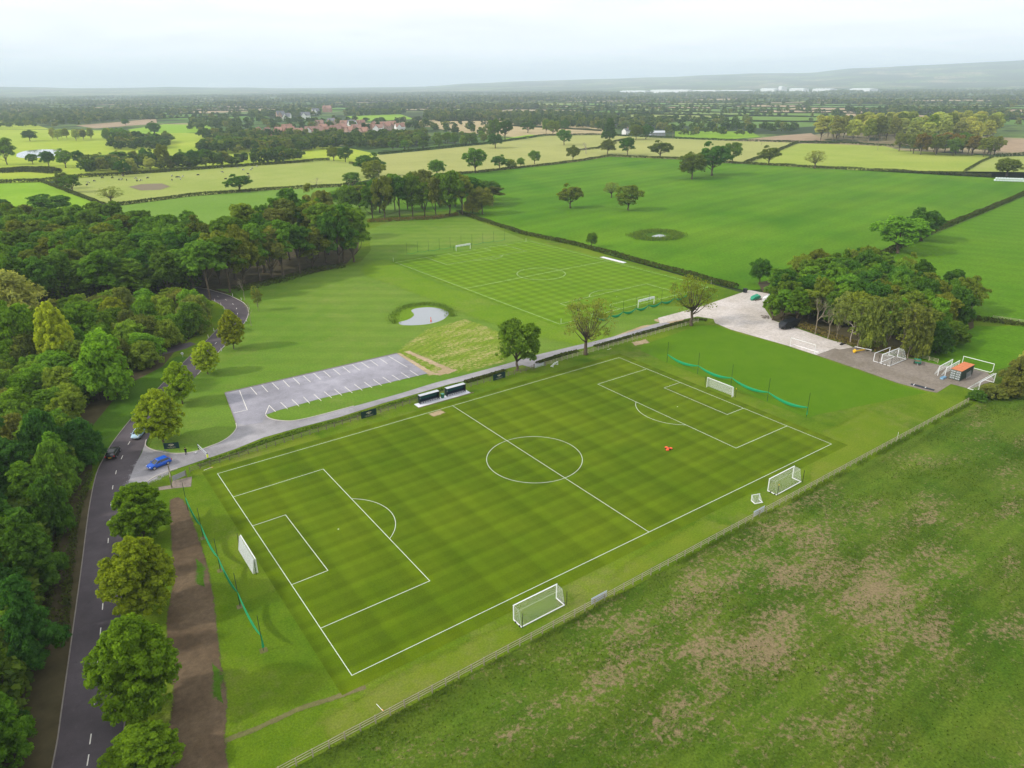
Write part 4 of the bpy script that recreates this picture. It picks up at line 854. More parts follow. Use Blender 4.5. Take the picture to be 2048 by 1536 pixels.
hedge([(1700,540),(1745,520),(1790,500),(1870,462),(1960,426),(2048,389),(2150,347)], 'dark thick hedge climbing right between two green fields', 2.6, 2.3, 34)
hedge([(880,351),(960,345),(1030,337),(1100,330),(1156,322.5),(1218,312.5),(1350,318),(1440,325),(1495,328)], 'long hedge along the top of the big green field', 2.6, 2.0, 20, 0.65)
hedge([(1495,328),(1600,334),(1710,340),(1850,347),(1984,354)], 'straight hedge below the far right field', 2.8, 2.3, 22, 0.65)
hedge([(1490,327),(1545,306),(1594,286)], 'short hedge rising between pale pasture and far right field', 3, 2.4, 20, 0.7)
hedge([(142,434),(215,413),(280,405),(376,392.5),(533,380),(684,373),(720,366)], 'curved hedge along the near side of the cow pasture', 2.8, 2.2, 26, 0.6)
hedge([(85,364),(140,385),(212,412)], 'hedge between the small green field and the cow pasture', 2.6, 1.9, 26, 0.6)
hedge([(-20,366),(85,363),(154,355),(240,350),(340,343),(450,335),(560,327.5),(660,320)], 'dark hedge along the far side of the cow pasture', 3.2, 2.6, 22, 0.75)
hedge([(758,309),(860,299),(975,287.5),(1030,280),(1094,271)], 'hedge along the upper edge of the pale pasture', 3.2, 2.6, 16, 0.8, 'hedge_far')
hedge([(1094,271),(1204,270),(1350,277),(1450,281),(1594,285),(1680,287)], 'roadside hedge in front of the farmhouse', 3.2, 2.6, 14, 0.8, 'hedge_far')
hedge([(1148,302),(1195,297),(1230,283),(1262,277)], 'broken hedge splitting the pale pasture', 2.6, 2.0, 20, 0.7)
hedge([(1930,343),(1960,325),(1985,314)], 'scrappy hedge between the two far right fields', 2.2, 1.6, 12, 0.6)
hedge([(1990,314),(2048,311),(2150,313)], 'dark hedge below the right ploughed field', 3.2, 3.2, 14, 0.8, 'hedge_far')
hedge([(1600,285),(1700,287),(1790,293)], 'hedge along the foot of the poplar grove', 3, 2.4, 14, 0.8, 'hedge_far')
hedge([(700,327),(730,336),(752,348)], 'hedge closing the right end of the cow pasture', 2.6, 2.2, 22, 0.6)
hedge([(1905,655),(1945,640),(2000,645),(2048,652)], 'low dark hedge right of the copse', 2.0, 1.6, 30, 0.45)
hedge([(1075,727),(1130,709),(1160,702)], 'clipped low hedge between access road and pitch fence, gateway end', 1.4, 0.6, 60, 0.3)
hedge([(1190,694),(1293,665),(1350,648),(1395,639),(1420,642)], 'low hedge between access road and training field', 1.5, 0.6, 60, 0.3)
hedge([(930,765),(980,751),(1010,742)], 'scrubby low hedge behind the right dugout', 1.3, 0.55, 60, 0.3)
hedge([(395,931),(473,905),(527,884),(595,864),(676,842),(764,815),(834,794),(925,767)], 'long low scrubby bank between access road and rail fence', 1.3, 0.45, 60, 0.28, 'reed')
hedge([(735,445),(800,441),(870,438),(915,430)], 'rough dry undergrowth along the front of the middle wood', 3.0, 1.8, 30, 0.5, 'dryreed', name='undergrowth')
hedge([(470,583),(520,571),(568,560),(626,543),(690,532)], 'patchy dark undergrowth along the foot of the oak belt', 5.0, 1.6, 40, 0.4, 'hedge', name='undergrowth')
hedge([(200,618),(260,610),(330,604),(400,600)], 'undergrowth under the front of the tall left wood', 8.0, 3.0, 70, 0.5, 'hedge', name='undergrowth')
hedge([(1600,652),(1650,670),(1700,687),(1745,698),(1830,712)], 'brown undergrowth beneath the front of the copse', 4.0, 1.3, 60, 0.3, 'dryreed', name='undergrowth')
hedge([(108,1300),(124,1150),(140,1040),(170,950)], 'shrubby undergrowth between the drive and the dark trees', 3.0, 1.2, 60, 0.28, 'hedge', name='undergrowth')
hedge([(0,345),(60,342),(116,346)], 'rounded willow scrub below the lake', 9, 4.5, 90, 0.8, 'hedge', name='scrub')
# long grass, reeds
def blades(name, pts2d, h, w, mat, label, seed, lean=0.35):
    rg = np.random.default_rng(seed); n = len(pts2d); P = np.zeros((n, 3)); P[:, :2] = pts2d
    H = h*(0.5+rg.random(n)); P[:, 2] = H*0.42
    N = rg.normal(size=(n, 3)); N[:, 2] = 0; N /= np.linalg.norm(N, axis=1, keepdims=True)
    a = np.array([0, 0, 1.0])+rg.normal(size=(n, 3))*lean; a /= np.linalg.norm(a, axis=1, keepdims=True); b = np.cross(N, a); b /= np.linalg.norm(b, axis=1, keepdims=True)
    V = np.stack([P-a*H[:, None]*0.5, P-b*w*0.5, P+a*H[:, None]*0.5, P+b*w*0.5], 1).reshape(-1, 3)
    me = bpy.data.meshes.new(name); me.from_pydata(V.tolist(), [], np.arange(4*n).reshape(-1, 4).tolist())
    at_ = me.attributes.new('tone', 'FLOAT', 'POINT'); at_.data.foreach_set('value', np.repeat(rg.random(n), 4).astype(np.float32)); me.materials.append(M[mat])
    return stuff(mobj(name, me), label)
rg = np.random.default_rng(5)
def band(P, n, sd, side): 
    P = np.array([p[:2] for p in P]); i = rg.integers(0, len(P)-1, n); t = P[i+1]-P[i]; L = np.linalg.norm(t, axis=1, keepdims=True); t = t/L
    return P[i]+(P[i+1]-P[i])*rg.random((n, 1))+np.stack([-t[:, 1], t[:, 0]], 1)*(side+rg.normal(size=(n, 1))*sd)
FL = [np.array([-30, -8.3, 0]), np.array([30, -7.95, 0]), np.array([67, -7.5, 0]), np.array([145.5, -6.6, 0])]
FLr = resample(FL, 2.0)
pts = band(FLr, 14000, 0.35, -0.7); k = np.sin(pts[:, 0]*0.9)+np.sin(pts[:, 0]*0.23+1)+rg.normal(size=len(pts))*0.8 > -0.3
blades('long_grass', pts[k], 0.30, 0.07, 'tuft', 'long dark grass along the field side of the lower fence', 6)
pts = np.stack([rg.uniform(-30, 175, 70000), -9-np.abs(rg.normal(size=70000))*38], 1)
k = np.sin(pts[:, 0]*0.31+np.sin(pts[:, 1]*0.4)*1.5)+np.sin(pts[:, 1]*0.5+pts[:, 0]*0.1)+rg.normal(size=len(pts))*0.7 > 0.2
blades('field_tussocks', pts[k], 0.26, 0.16, 'tuft', 'coarse green tussocks scattered over the rough field', 7, 0.8)
PP = [at(*p) for p in [(788,648),(788,630),(806,616),(826,611),(850,608),(880,611),(898,622),(905,634)]]
blades('pond_reeds', band(smooth(PP, 6), 2600, 1.0, 0.0), 0.55, 0.12, 'reed', 'green reeds round the back of the meadow pond', 8)
PP = [at(*p) for p in [(1272,470),(1292,464),(1320,462),(1345,465),(1357,471),(1340,477),(1305,479),(1278,476),(1272,470)]]
blades('field_pond_reeds', band(smooth(PP, 5), 5000, 2.0, 0.0), 1.0, 0.2, 'reed', 'green and dry reeds ringing the small pond in the big field', 9)

# ------------------------------------------------------------------ fences
def fence(label, line, sp=1.83, post_h=1.15, rails=(0.35, 0.68, 1.02), mat='timber', side=1, skip=()):
    P = resample(line, sp); root = thing('post_and_rail_fence', label, 'fence', P[0]); o = P[0]
    pm = MB().box(-0.065, 0.065, -0.05, 0.05, -0.3, post_h).mesh('fence_post', M[mat])
    for i, p in enumerate(P):
        if i in skip: continue
        q = mobj('post', pm, root, p-o); q.rotation_euler = (random.gauss(0, 0.012), random.gauss(0, 0.012), math.atan2(*(P[min(i+1, len(P)-1)]-P[max(i-1, 0)])[1::-1])); q.scale = (1, 1, random.uniform(0.96, 1.04))
    rm = MB().box(0, 1, -0.018, 0.018, -0.045, 0.045).mesh('fence_rail', M[mat])
    for i in range(0, len(P)-1, 2):
        j = min(i+2, len(P)-1); d = P[j]-P[i]; L = np.linalg.norm(d); s = np.array([-d[1], d[0], 0])/L*0.07*side
        for z in rails:
            r = mobj('rail', rm, root, P[i]-o+s+np.array([0, 0, z+random.gauss(0, 0.012)])); r.rotation_euler = (0, random.gauss(0, 0.003), math.atan2(d[1], d[0])); r.scale = (L-0.006, 1, 1)
    return root
fence('long lower rail fence between the pitch and the rough field', FL, side=1)
UF = [np.array(p, float) for p in ((-4.0, 64.0, 0), (-2.1, 64.1, 0), (30.8, 66.3, 0), (44.5, 66.9, 0), (78.4, 67.35, 0))]
fence('upper rail fence behind the dugouts, left of the gateway', UF, mat='timberdark', side=-1)
fence('upper rail fence beside the half-bare oak, right of the gateway', [np.array(p, float) for p in ((82.6, 67.4, 0), (95.7, 67.75, 0), (142.0, 68.2, 0))], side=-1)
fence('short pale rail fence behind the green cart', [at(1822, 712), at(1850, 719), at(1893, 731)], sp=2.2, side=-1)
fence('rail fence glimpsed right of the copse', [at(1985, 638), at(2048, 647), at(2110, 656)], sp=2.2, side=-1)
g = thing('field_gate', 'low timber gate in the upper fence gateway', 'gate', (78.9, 67.35, 0))
for x in (0.0, 3.5): MB().box(x-0.1, x+0.1, -0.1, 0.1, -0.3, 1.35).build('gate_post', M['timberdark'], g)
for z in (0.25, 0.5, 0.75, 1.0): MB().box(0.12, 3.38, -0.02, 0.02, z-0.04, z+0.04).build('gate_bar', M['metal'], g)
MB().bar((0.15, 0.03, 0.25), (3.3, 0.03, 1.0), 0.05, 0.03).build('gate_brace', M['metal'], g)

# ------------------------------------------------------------------ goals
def cords(mb, a, b, c, d, nu, nv, r):
    """net panel a-b-c-d made of real cords"""
    a, b, c, d = (np.array(q, float) for q in (a, b, c, d)); n = np.cross(b-a, d-a); n /= np.linalg.norm(n)+1e-9
    def s(p, q):
        t = q-p; L = np.linalg.norm(t)
        if L < 1e-3: return
        w = np.cross(t/L, n)*r; mb.add([p-w, p+w, q+w, q-w], [(0, 1, 2, 3)]); w2 = n*r; mb.add([p-w2, p+w2, q+w2, q-w2], [(0, 1, 2, 3)])
    for i in range(nu+1):
        f = i/nu; s(a+(b-a)*f, d+(c-d)*f)
    for i in range(nv+1):
        f = i/nv; s(a+(d-a)*f, b+(c-b)*f)
def goal(label, loc, rz, W=7.32, H=2.44, D=2.0, DT=0.0, r=0.06, base=True, net=True, poles=None, roof=True, cord=0.008, cell=0.16, group=None, wheels=False, name='goal', band=None):
    """mouth faces -y; the net runs back towards +y"""
    o = thing(name, label, 'goal', loc, rz, group); h = W/2
    for s in (-1, 1): MB().tube((s*h, 0, 0), (s*h, 0, H), r, n=8).build('post', M['goal'], o)
    MB().tube((-h-r, 0, H), (h+r, 0, H), r, n=8).build('crossbar', M['goal'], o)
    if base:
        for s in (-1, 1): MB().bar((s*h, 0.05, 0.06), (s*h, D, 0.06), 0.11, 0.11).build('ground_bar', M['goal'], o)
        MB().bar((-h-0.05, D, 0.06), (h+0.05, D, 0.06), 0.11, 0.11).build('back_bar', M['goal'], o)
    if net:
        zt = H-0.03; nw = int(W/cell); m = MB()
        cords(m, (-h, DT, zt), (h, DT, zt), (h, D, 0.05), (-h, D, 0.05), nw, int(math.hypot(H, D-DT)/cell), cord)
        if DT > 0.2: cords(m, (-h, 0, zt), (h, 0, zt), (h, DT, zt), (-h, DT, zt), nw, int(DT/cell), cord)
        for s in (-1, 1): cords(m, (s*h, 0, zt), (s*h, max(DT, 0.05), zt), (s*h, D, 0.05), (s*h, 0, 0.05), int(D/cell), int(H/cell), cord)
        m.build('net', M['net'], o)
        if DT > 0.2:
            m = MB()
            for s in (-1, 1): m.tube((s*h, 0, zt), (s*h, DT, zt), 0.012, n=4); m.tube((s*h, DT, zt), (s*h, D, 0.05), 0.012, n=4)
            m.tube((-h, DT, zt), (h, DT, zt), 0.012, n=4); m.build('net_rope', M['net'], o)
    if band:        # net lifted and tied in a drooping bundle under the bar
        m = MB(); n = 24
        for k in range(n):
            x0, x1 = -h+W*k/n, -h+W*(k+1)/n
            z0 = band+0.12*math.sin(k*1.3); z1 = band+0.12*math.sin((k+1)*1.3)
            m.loft([(x0, 0.12, H-0.1-z0*0.5), (x1, 0.12, H-0.1-z1*0.5)], [(0.05, 0.12+z0*0.3)]*2, 6)
        m.build('tied_net', M['net'], o)
    if poles:
        for (x, y, hp, mt) in poles:
            MB().tube((x, y, 0), (x, y, hp), 0.045, n=6).build('net_pole', M['black'], o)
            if mt: MB().tube((x, y, hp-0.35), (x, y, hp-0.02), 0.052, n=6).build('pole_band', M[mt], o)
    if wheels:
        for s in (-1, 1):
            for y in (0.6, 1.5): MB().tube((s*(h+0.08), y, 0.12), (s*(h+0.2), y, 0.12), 0.12, n=8).build('wheel', M['black'], o)
    return o
goal('white match goal at the near left end of the pitch', (-3.05, 30.4, 0), math.radians(90), D=0.7, DT=0.25, cord=0.014, cell=0.12, base=False, poles=[(-4.1, 0.35, 2.6, None), (4.3, 0.35, 2.6, None)])
goal('white match goal at the far right end of the pitch', (104.4, 30.1, 0), math.radians(-90), D=0.7, DT=0.25, cord=0.014, cell=0.12, base=False, poles=[(-4.5, 0.4, 2.4, None), (4.3, 0.4, 2.4, 'yellow')])
goal('white portable goal with net nearest the camera on the lower touchline', (25.2, -3.7, 0), math.radians(180), D=1.75, DT=1.2, r=0.08, cord=0.0045, poles=[(3.6, 1.9, 2.35, None), (-3.95, 1.9, 2.35, None)], wheels=True)
goal('white portable goal with net near the far end of the lower touchline', (80.2, -3.4, 0), math.radians(181), D=1.75, DT=1.2, r=0.08, cord=0.005, poles=[(3.6, 1.9, 2.35, 'yellow'), (-3.95, 1.9, 2.35, None)], wheels=True)
P = at(1510, 1000); goal('small triangular training goal left of the far portable goal', (P[0], P[1], 0), math.radians(160), 1.5, 1.1, 1.1, 0, 0.05, cell=0.14)
P = at(1111, 732); goal('small white goal near the gateway on the upper touchline', (P[0], P[1], 0), math.radians(15), 2.0, 1.0, 0.8, 0, 0.05, cell=0.16)
fp = bpy.data.objects['far_football_pitch'].matrix_basis
def f2(x, y): return fp @ Vector((x, y, 0))
bpy.context.view_layer.update()
A = f2(-2.4, 34.3); B = f2(105.4, 34.3); rz2 = math.radians(90)+0.02
goal('far pitch goal nearest the access road', (A.x, A.y, 0), rz2+math.radians(90), D=1.4, DT=0.5, r=0.09, net=False, base=False, band=0.6, poles=[(-4.6, 0.4, 2.4, None)])
goal('far pitch goal at the wood end', (B.x, B.y, 0), rz2-math.radians(90), D=1.4, DT=0.5, r=0.09, net=False, base=False, band=0.6, poles=[(-4.6, 0.4, 2.4, None), (4.6, 0.4, 2.4, None)])
P = at(1604, 700); goal('bare white goal frame on the pale gravel', (144.6, 35.4, 0), math.radians(-90), 7.32, 2.44, 1.8, 0, 0.06, net=False)
goal('white netted goal parked in the gravel yard', (155.6, 17.6, 0), math.radians(180), 8.0, 2.44, 2.3, 1.4, 0.10, cord=0.0055, poles=[(3.7, 2.4, 2.2, None), (4.1, -0.6, 2.2, None)], wheels=True)
goal('goal stacked behind the netted goal in the yard', (155.4, 19.6, 0), math.radians(180), 7.4, 2.2, 1.6, 0.8, 0.08, net=False)
goal('left upright goal leaning by the container', (158.4, 5.3, 0), math.radians(3), 7.32, 2.44, 0.9, 0, 0.08, base=False, cord=0.0045)
goal('right upright goal leaning by the container', (158.9, 3.9, 0), math.radians(3), 7.32, 2.44, 0.9, 0, 0.08, base=False, cord=0.0045)
goal('white training goal standing by the brambles', (156.5, -5.0, 0), math.radians(2), 8.6, 2.3, 2.2, 0.5, 0.08, cord=0.004)
goal('white goal frame behind the container', (168.2, 2.0, 0), math.radians(92), 7.0, 1.9, 1.4, 0.4, 0.07, net=False)

# ------------------------------------------------------------------ ball-stop nets
def ballstop(label, P, H, attach, sag, bundle=True, pads=False, rad=0.05, low=None):
    root = thing('ball_stop_net', label, 'net', P[0]); o = np.array(P[0], float)
    Q = [np.array(p, float)-o for p in P]
    pm = MB().tube((0, 0, -0.3), (0, 0, H), rad, rad*0.8, n=6).mesh('net_post', M['greenpost'])
    for q in Q: mobj('post', pm, root, q)
    if pads:
        for q in Q[1:]: MB().prism([(q[0]+a, q[1]+b) for a, b in ((-.5, -.4), (.45, -.5), (.55, .4), (-.4, .5))], 0.0, 0.012).build('post_footing', M['wear'], root)
    m = MB()
    for a, b in zip(Q[:-1], Q[1:]):
        pts = []; rr = []
        for k in range(11):
            t = k/10; p = a+(b-a)*t; p[2] = attach-sag*4*t*(1-t); pts.append(p); w = 4*t*(1-t); rr.append((0.06+0.06*w, 0.10+0.26*w) if bundle else (0.02, 0.05))
        m.loft(pts, rr, 6)
    q = Q[-1]; m.loft([q+np.array([0.05, 0, attach]), q+np.array([0.05, 0, 0.5])], [(0.05, 0.05), (0.10, 0.16)], 6)
    m.build('slack_net', M['greennet'], root)
    if low:
        m = MB()
        for a, b in zip(Q[:-1], Q[1:]):
            for z in np.arange(0.1, low, 0.25): m.tube(a+np.array([0, 0, z]), b+np.array([0, 0, z]), 0.01, n=3)
        m.build('net_cord', M['greennet'], root)
    return root
ballstop('green ball-stop net on dark posts behind the near left goal', [(-7.4, 50.5, 0), (-7.35, 40.6, 0), (-7.4, 30.5, 0), (-7.35, 20.7, 0), (-7.4, 10.5, 0)], 5.6, 2.5, 1.05, pads=True)
ballstop('green ball-stop net on dark posts behind the far right goal', [(108.9, 50.5, 0), (109.0, 40.5, 0), (109.2, 30.6, 0), (108.9, 20.3, 0), (108.7, 10.3, 0)], 5.6, 2.2, 0.85)
ballstop('row of thin net posts behind the far pitch, wood end', [at(814+21.7*k, 509-3.1*k) for k in range(10)], 5.0, 0.6, 0.5, bundle=False, rad=0.045)
ballstop('row of net posts in front of the far pitch goal', [at(1195+25.5*k, 644.5-6.8*k) for k in range(8)], 5.0, 1.2, 0.9, rad=0.045)

# ------------------------------------------------------------------ dugouts, boards, banners
def dugout(label, x0):
    o = thing('dugout', label, 'dugout', (x0, 65.05, 0.06), 0, 'team dugouts'); W, D, H = 5.0, 1.0, 2.05
    MB().box(0, W, D-0.05, D, 0.1, H-0.05).build('back_panel', M['dugout'], o)
    for x in (0.0, W-0.06): MB().prism([(0, 0)]*0 or [(x, 0.15), (x+0.06, 0.15), (x+0.06, D-0.052), (x, D-0.052)], 0.12, H-0.06).build('side_panel', M['dugdark'], o)
    n = 9
    for k in range(n): MB().box(W*k/n+0.012, W*(k+1)/n-0.012, -0.05, D+0.08, H-0.045, H).build('roof_panel', M['metal'], o)
    MB().box(-0.04, W+0.04, -0.10, -0.052, H-0.14, H+0.01).build('front_beam', M['dugdark'], o)
    for x in (0.0, W): MB().tube((x, 0.08, 0), (x, 0.08, H-0.06), 0.04, n=6).build('front_post', M['dugdark'], o)
    for k in range(8):
        x = 0.38+k*0.606; s = MB(); s.box(x-0.22, x+0.22, 0.25, 0.68, 0.40, 0.46); s.box(x-0.22, x+0.22, 0.66, 0.72, 0.46, 0.95); s.box(x-0.05, x+0.05, 0.42, 0.52, 0.0, 0.40); s.build('seat', M['seat'], o)
    MB().box(0.02, 0.10, 0.10, 0.14, 1.25, 1.62).build('label_plate', M['whiteplate'], o)
dugout('dark green dugout with eight seats, left of the green bin', 45.2); dugout('dark green dugout with eight seats, right of the green bin', 52.2)
sl = MB().box(44.2, 57.9, 64.1, 66.2, 0.0, 0.06).build('concrete_slab', M['concrete']); struct(sl)
struct(MB().box(43.9, 58.6, 63.75, 64.09, -0.01, 0.02).build('slab_edging', M['soil']))
b = thing('wheelie_bin', 'green wheelie bin standing between the dugouts', 'bin', (51.15, 65.4, 0.06))
MB().loft([(0, 0, 0.02), (0, 0, 0.95)], [(0.36, 0.36), (0.46, 0.46)], 4).build('body', M['bin'], b); MB().loft([(0, 0, 0.96), (0, 0, 1.02), (0, 0.0, 1.06)], [(0.50, 0.50), (0.5, 0.5), (0.4, 0.4)], 4).build('lid', M['binlid'], b)
for s in (-1, 1): MB().tube((s*0.22, 0.3, 0.1), (s*0.28, 0.3, 0.1), 0.1, n=8).build('wheel', M['black'], b)
def banner(label, loc, rz, W=3.6, H=1.55, z0=0.15, legs=False):
    o = thing('banner', label, 'banner', loc, rz, 'dark green crest banners')
    MB().box(-W/2, W/2, -0.02, 0.02, z0, z0+H).build('panel', M['banner'], o)
    y = -0.024; cz = z0+H*0.64; e = MB(); s = H*0.42
    def pet(cx, cz_, w, h, a):
        pts = [(0, -h), (w, -h*0.2), (w*0.6, h*0.7), (0, h), (-w*0.6, h*0.7), (-w, -h*0.2)]; ca, sa = math.cos(a), math.sin(a)
        e.add([(cx+p[0]*ca-p[1]*sa, y, cz_+p[0]*sa+p[1]*ca) for p in pts], [(0, 1, 2, 3, 4, 5)])
    pet(0, cz-0.02, s*0.13, s*0.52, 0)
    for k in (-1, 1): pet(k*s*0.42, cz+s*0.10, s*0.13, s*0.28, -k*0.5); pet(k*s*0.75, cz+s*0.02, s*0.12, s*0.22, -k*0.9); pet(k*s*0.33, cz-s*0.34, s*0.08, s*0.20, k*0.9)
    e.build('crest', M['gold'], o)
    t = MB(); rr = random.Random(4)
    for (zz, w, hh) in ((z0+H*0.26, W*0.56, H*0.085), (z0+H*0.12, W*0.40, H*0.05)):
        x = -w/2
        while x < w/2:
            k = hh*rr.uniform(0.6, 0.95); t.add([(x, y, zz-hh/2), (x+k*0.25, y, zz-hh/2), (x+k*0.25, y, zz+hh/2), (x, y, zz+hh/2)], [(0, 1, 2, 3)]); t.add([(x+k*0.3, y, zz+(hh/2 if rr.random() < .5 else -hh/2)-hh*0.1), (x+k*0.7, y, zz+hh*0.0-hh*0.1), (x+k*0.7, y, zz+hh*0.1), (x+k*0.3, y, zz+hh*0.1)], [(0, 1, 2, 3)]); x += k*1.15
    t.build('lettering', M['gold'], o)
    if legs:
        for x in (-W/2+0.1, W/2-0.1): MB().tube((x, 0.05, -0.2), (x, 0.05, z0+H), 0.04, n=6).build('leg', M['timberdark'], o)
P = at(740, 836); banner('dark green crest banner on the upper fence left of the dugouts', (P[0], 66.0, 0), 0.02)
P = at(1002, 761); banner('dark green crest banner on the upper fence right of the dugouts', (P[0], 66.75, 0), 0.02)
P = at(345, 902); banner('dark green crest banner on legs at the entrance under the lime tree', (P[0], P[1], 0), math.radians(-28), 2.9, 1.35, 0.5, True)
for (u, v, lab, w) in ((1198, 1203, 'pale grey sign panel fixed to the lower fence nearer the camera', 2.9), (1518, 1030, 'pale grey sign panel fixed to the lower fence by the triangular goal', 2.9)):
    P = at(u, v); o = thing('sign_panel', lab, 'sign', (P[0], -7.65 if u < 1300 else -7.2, 0), 0.009, 'sign panels on the lower fence')
    MB().box(-w/2, w/2, -0.006, 0.012, 0.12, 1.20).build('panel', M['board'], o)
    MB().box(-w/2-0.03, w/2+0.03, 0.0125, 0.03, 1.14, 1.22).build('top_batten', M['metal'], o)
# entrance frame, barrier
o = thing('entrance_frame', 'timber frame with grey notice board at the pitch corner', 'frame', at(345, 970))
p0 = at(345, 970)
def rel(u, v, z=0): q = at(u, v)-p0; return (q[0], q[1], z)
a = np.array(rel(344, 975)); b2 = np.array(rel(341, 953)); c = np.array(rel(373, 954))
for q, hh in ((a, 2.2), (b2, 2.4)): MB().box(q[0]-0.09, q[0]+0.09, q[1]-0.09, q[1]+0.09, -0.3, hh).build('post', M['timberdark'], o)
MB().box(c[0]-0.08, c[0]+0.08, c[1]-0.08, c[1]+0.08, -0.3, 1.5).build('post', M['timberdark'], o)
for z in (0.5, 1.0, 1.5): MB().bar(a+np.array([0, 0, z]), b2+np.array([0, 0, z]), 0.05, 0.1).build('rail', M['timber'], o)
a2 = np.array(rel(345, 966)); d = c-a2; nn = np.array([-d[1], d[0], 0])/np.linalg.norm(d)
m = MB(); w = nn*0.02; lo, hi = np.array([0, 0, 0.35]), np.array([0, 0, 1.35]); e0, e1 = a2+d*0.04, a2+d*0.96
m.add([e0-w+lo, e1-w+lo, e1+w+lo, e0+w+lo, e0-w+hi, e1-w+hi, e1+w+hi, e0+w+hi], [(0,3,2,1),(4,5,6,7),(0,1,5,4),(1,2,6,5),(2,3,7,6),(3,0,4,7)]); m.build('notice_board', M['greyboard'], o)
q0, q1 = at(397, 899), at(416, 917); o = thing('barrier_gate', 'grey swing barrier across the access road', 'barrier', q0); d = q1-q0
MB().tube((0, 0, -0.2), (0, 0, 1.3), 0.07, n=8).build('hinge_post', M['greenpost'], o); MB().tube(d+np.array([0, 0, -0.2]), d+np.array([0, 0, 1.2]), 0.07, n=8).build('latch_post', M['black'], o)
MB().bar(np.array([0, 0, 1.1]), d+np.array([0, 0, 1.1]), 0.10, 0.12).build('top_bar', M['metal'], o); MB().bar(np.array([0, 0, 0.6]), d+np.array([0, 0, 0.6]), 0.06, 0.06).build('lower_bar', M['metal'], o)
MB().tube(d+np.array([0, 0, 0.25]), d+np.array([0, 0, 0.85]), 0.17, n=8).build('reflective_wrap', M['hivis'], o)

# ------------------------------------------------------------------ cars
def car(label, loc, rz, paint, L=4.4, W=1.82, H=1.6, suv=True):
    """x forward"""
    o = thing('parked_car' if False else 'car', label, 'car', loc, rz); h = L/2
    st = [(-h, .55, .72, .80), (-h+.08, .36, .92, .90), (-h+.35, .28, 1.00, .96), (-h*.45, .24, 1.00, 1.0), (0, .24, .98, 1.0), (h*.36, .24, .96, 1.0), (h*.55, .24, .93, .98), (h-.45, .28, .86, .95), (h-.12, .34, .74, .86), (h, .45, .60, .74)]
    V = []; n = 10
    for (x, zb, zt, wf) in st:
        w = W/2*wf; zm = (zb+zt)/2
        ring = [(-w*.86, zb), (-w*.98, zb+.1), (-w, zm), (-w*.96, zt-.06), (-w*.84, zt), (w*.84, zt), (w*.96, zt-.06), (w, zm), (w*.98, zb+.1), (w*.86, zb)]
        V += [(x, y, z) for y, z in ring]
    m = MB(); m.add(V, [(i*n+k, (i+1)*n+k, (i+1)*n+(k+1) % n, i*n+(k+1) % n) for i in range(len(st)-1) for k in range(n)]+[tuple(range(n)), tuple((len(st)-1)*n+k for k in range(n-1, -1, -1))])
    m.build('body', M[paint], o, True)
    xr, xf = (-h+.28, -h+.62), (h*.52, h*.12); gz0, gz1 = .95, H-.06; wb, wt = W/2*.86, W/2*.70
    g = MB(); g.add([(xr[0], -wb, gz0), (xf[0], -wb, gz0-.03), (xf[0], wb, gz0-.03), (xr[0], wb, gz0), (xr[1], -wt, gz1), (xf[1], -wt, gz1), (xf[1], wt, gz1), (xr[1], wt, gz1)], [(4,5,6,7),(0,1,5,4),(1,2,6,5),(2,3,7,6),(3,0,4,7)])
    g.build('windows', M['glass'], o)
    r = MB(); xm = (xr[1]+xf[1])/2
    r.add([(xr[1]-.06, -wt*1.03, gz1-.02), (xf[1]+.05, -wt*1.03, gz1-.02), (xf[1]+.05, wt*1.03, gz1-.02), (xr[1]-.06, wt*1.03, gz1-.02), (xr[1]+.05, -wt*.9, H), (xf[1]-.15, -wt*.9, H), (xf[1]-.15, wt*.9, H), (xr[1]+.05, wt*.9, H)], [(0,3,2,1),(4,5,6,7),(0,1,5,4),(1,2,6,5),(2,3,7,6),(3,0,4,7)]); r.build('roof', M[paint], o)
    for s in (-1, 1):
        p = MB()
        for (xa, xb) in ((xr[0], xr[1]), (xf[0], xf[1]), (.0, -.02)): p.bar((xa, s*wb*1.005, gz0), (xb, s*wt*1.01, gz1), .09, .05)
        p.build('pillars', M[paint], o)
        MB().box(h*.40, h*.48, s*W*.5 if s > 0 else -W*.5-.18, s*W*.5+.18 if s > 0 else -W*.5, .98, 1.10).build('mirror', M[paint], o)
        MB().loft([(h-.22, s*W*.36, .70), (h-.05, s*W*.33, .66)], [(.17, .08), (.13, .06)], 8).build('headlight', M['lamp'], o)
        MB().box(-h-.01, -h+.2, s*W*.40-.12, s*W*.40+.10, .74, .92).build('tail_light', M['tail'], o)
        for x in (-h*.60, h*.62):
            w = MB(); w.loft([(x, s*(W/2-.20), .34), (x, s*(W/2-.03), .34), (x, s*(W/2+.005), .34)], [.34, .34, .31], 16); t = w.build('wheel', M['tyre'], o, True)
            MB().tube((x, s*(W/2), .34), (x, s*(W/2+.02), .34), .22, n=10).build('rim', M['rim'], t)
    MB().box(-h-.03, -h+.01, -.27, .27, .55, .67).build('rear_plate', M['plate'], o); MB().box(h-.04, h+.02, -.27, .27, .46, .57).build('front_plate', M['whiteplate'], o)
    return o
def hd(a, b): d = at(*b)-at(*a); return math.atan2(d[1], d[0])
P = at(226, 911); car('black car driving away on the drive', (P[0]+0.1, P[1], 0.02), hd((222, 918), (246, 876)), 'car_black', 4.5, 1.86, 1.42)
P = at(319, 932); car('bright blue hatchback turning out of the access road', (P[0], P[1], 0.02), hd((340, 922), (300, 938)), 'car_blue', 4.3, 1.8, 1.52)
P = at(281, 871); car('pale blue car half hidden behind the lime tree', (P[0]-0.3, P[1], 0.02), hd((300, 842), (262, 888)), 'car_pale', 4.2, 1.78, 1.5)
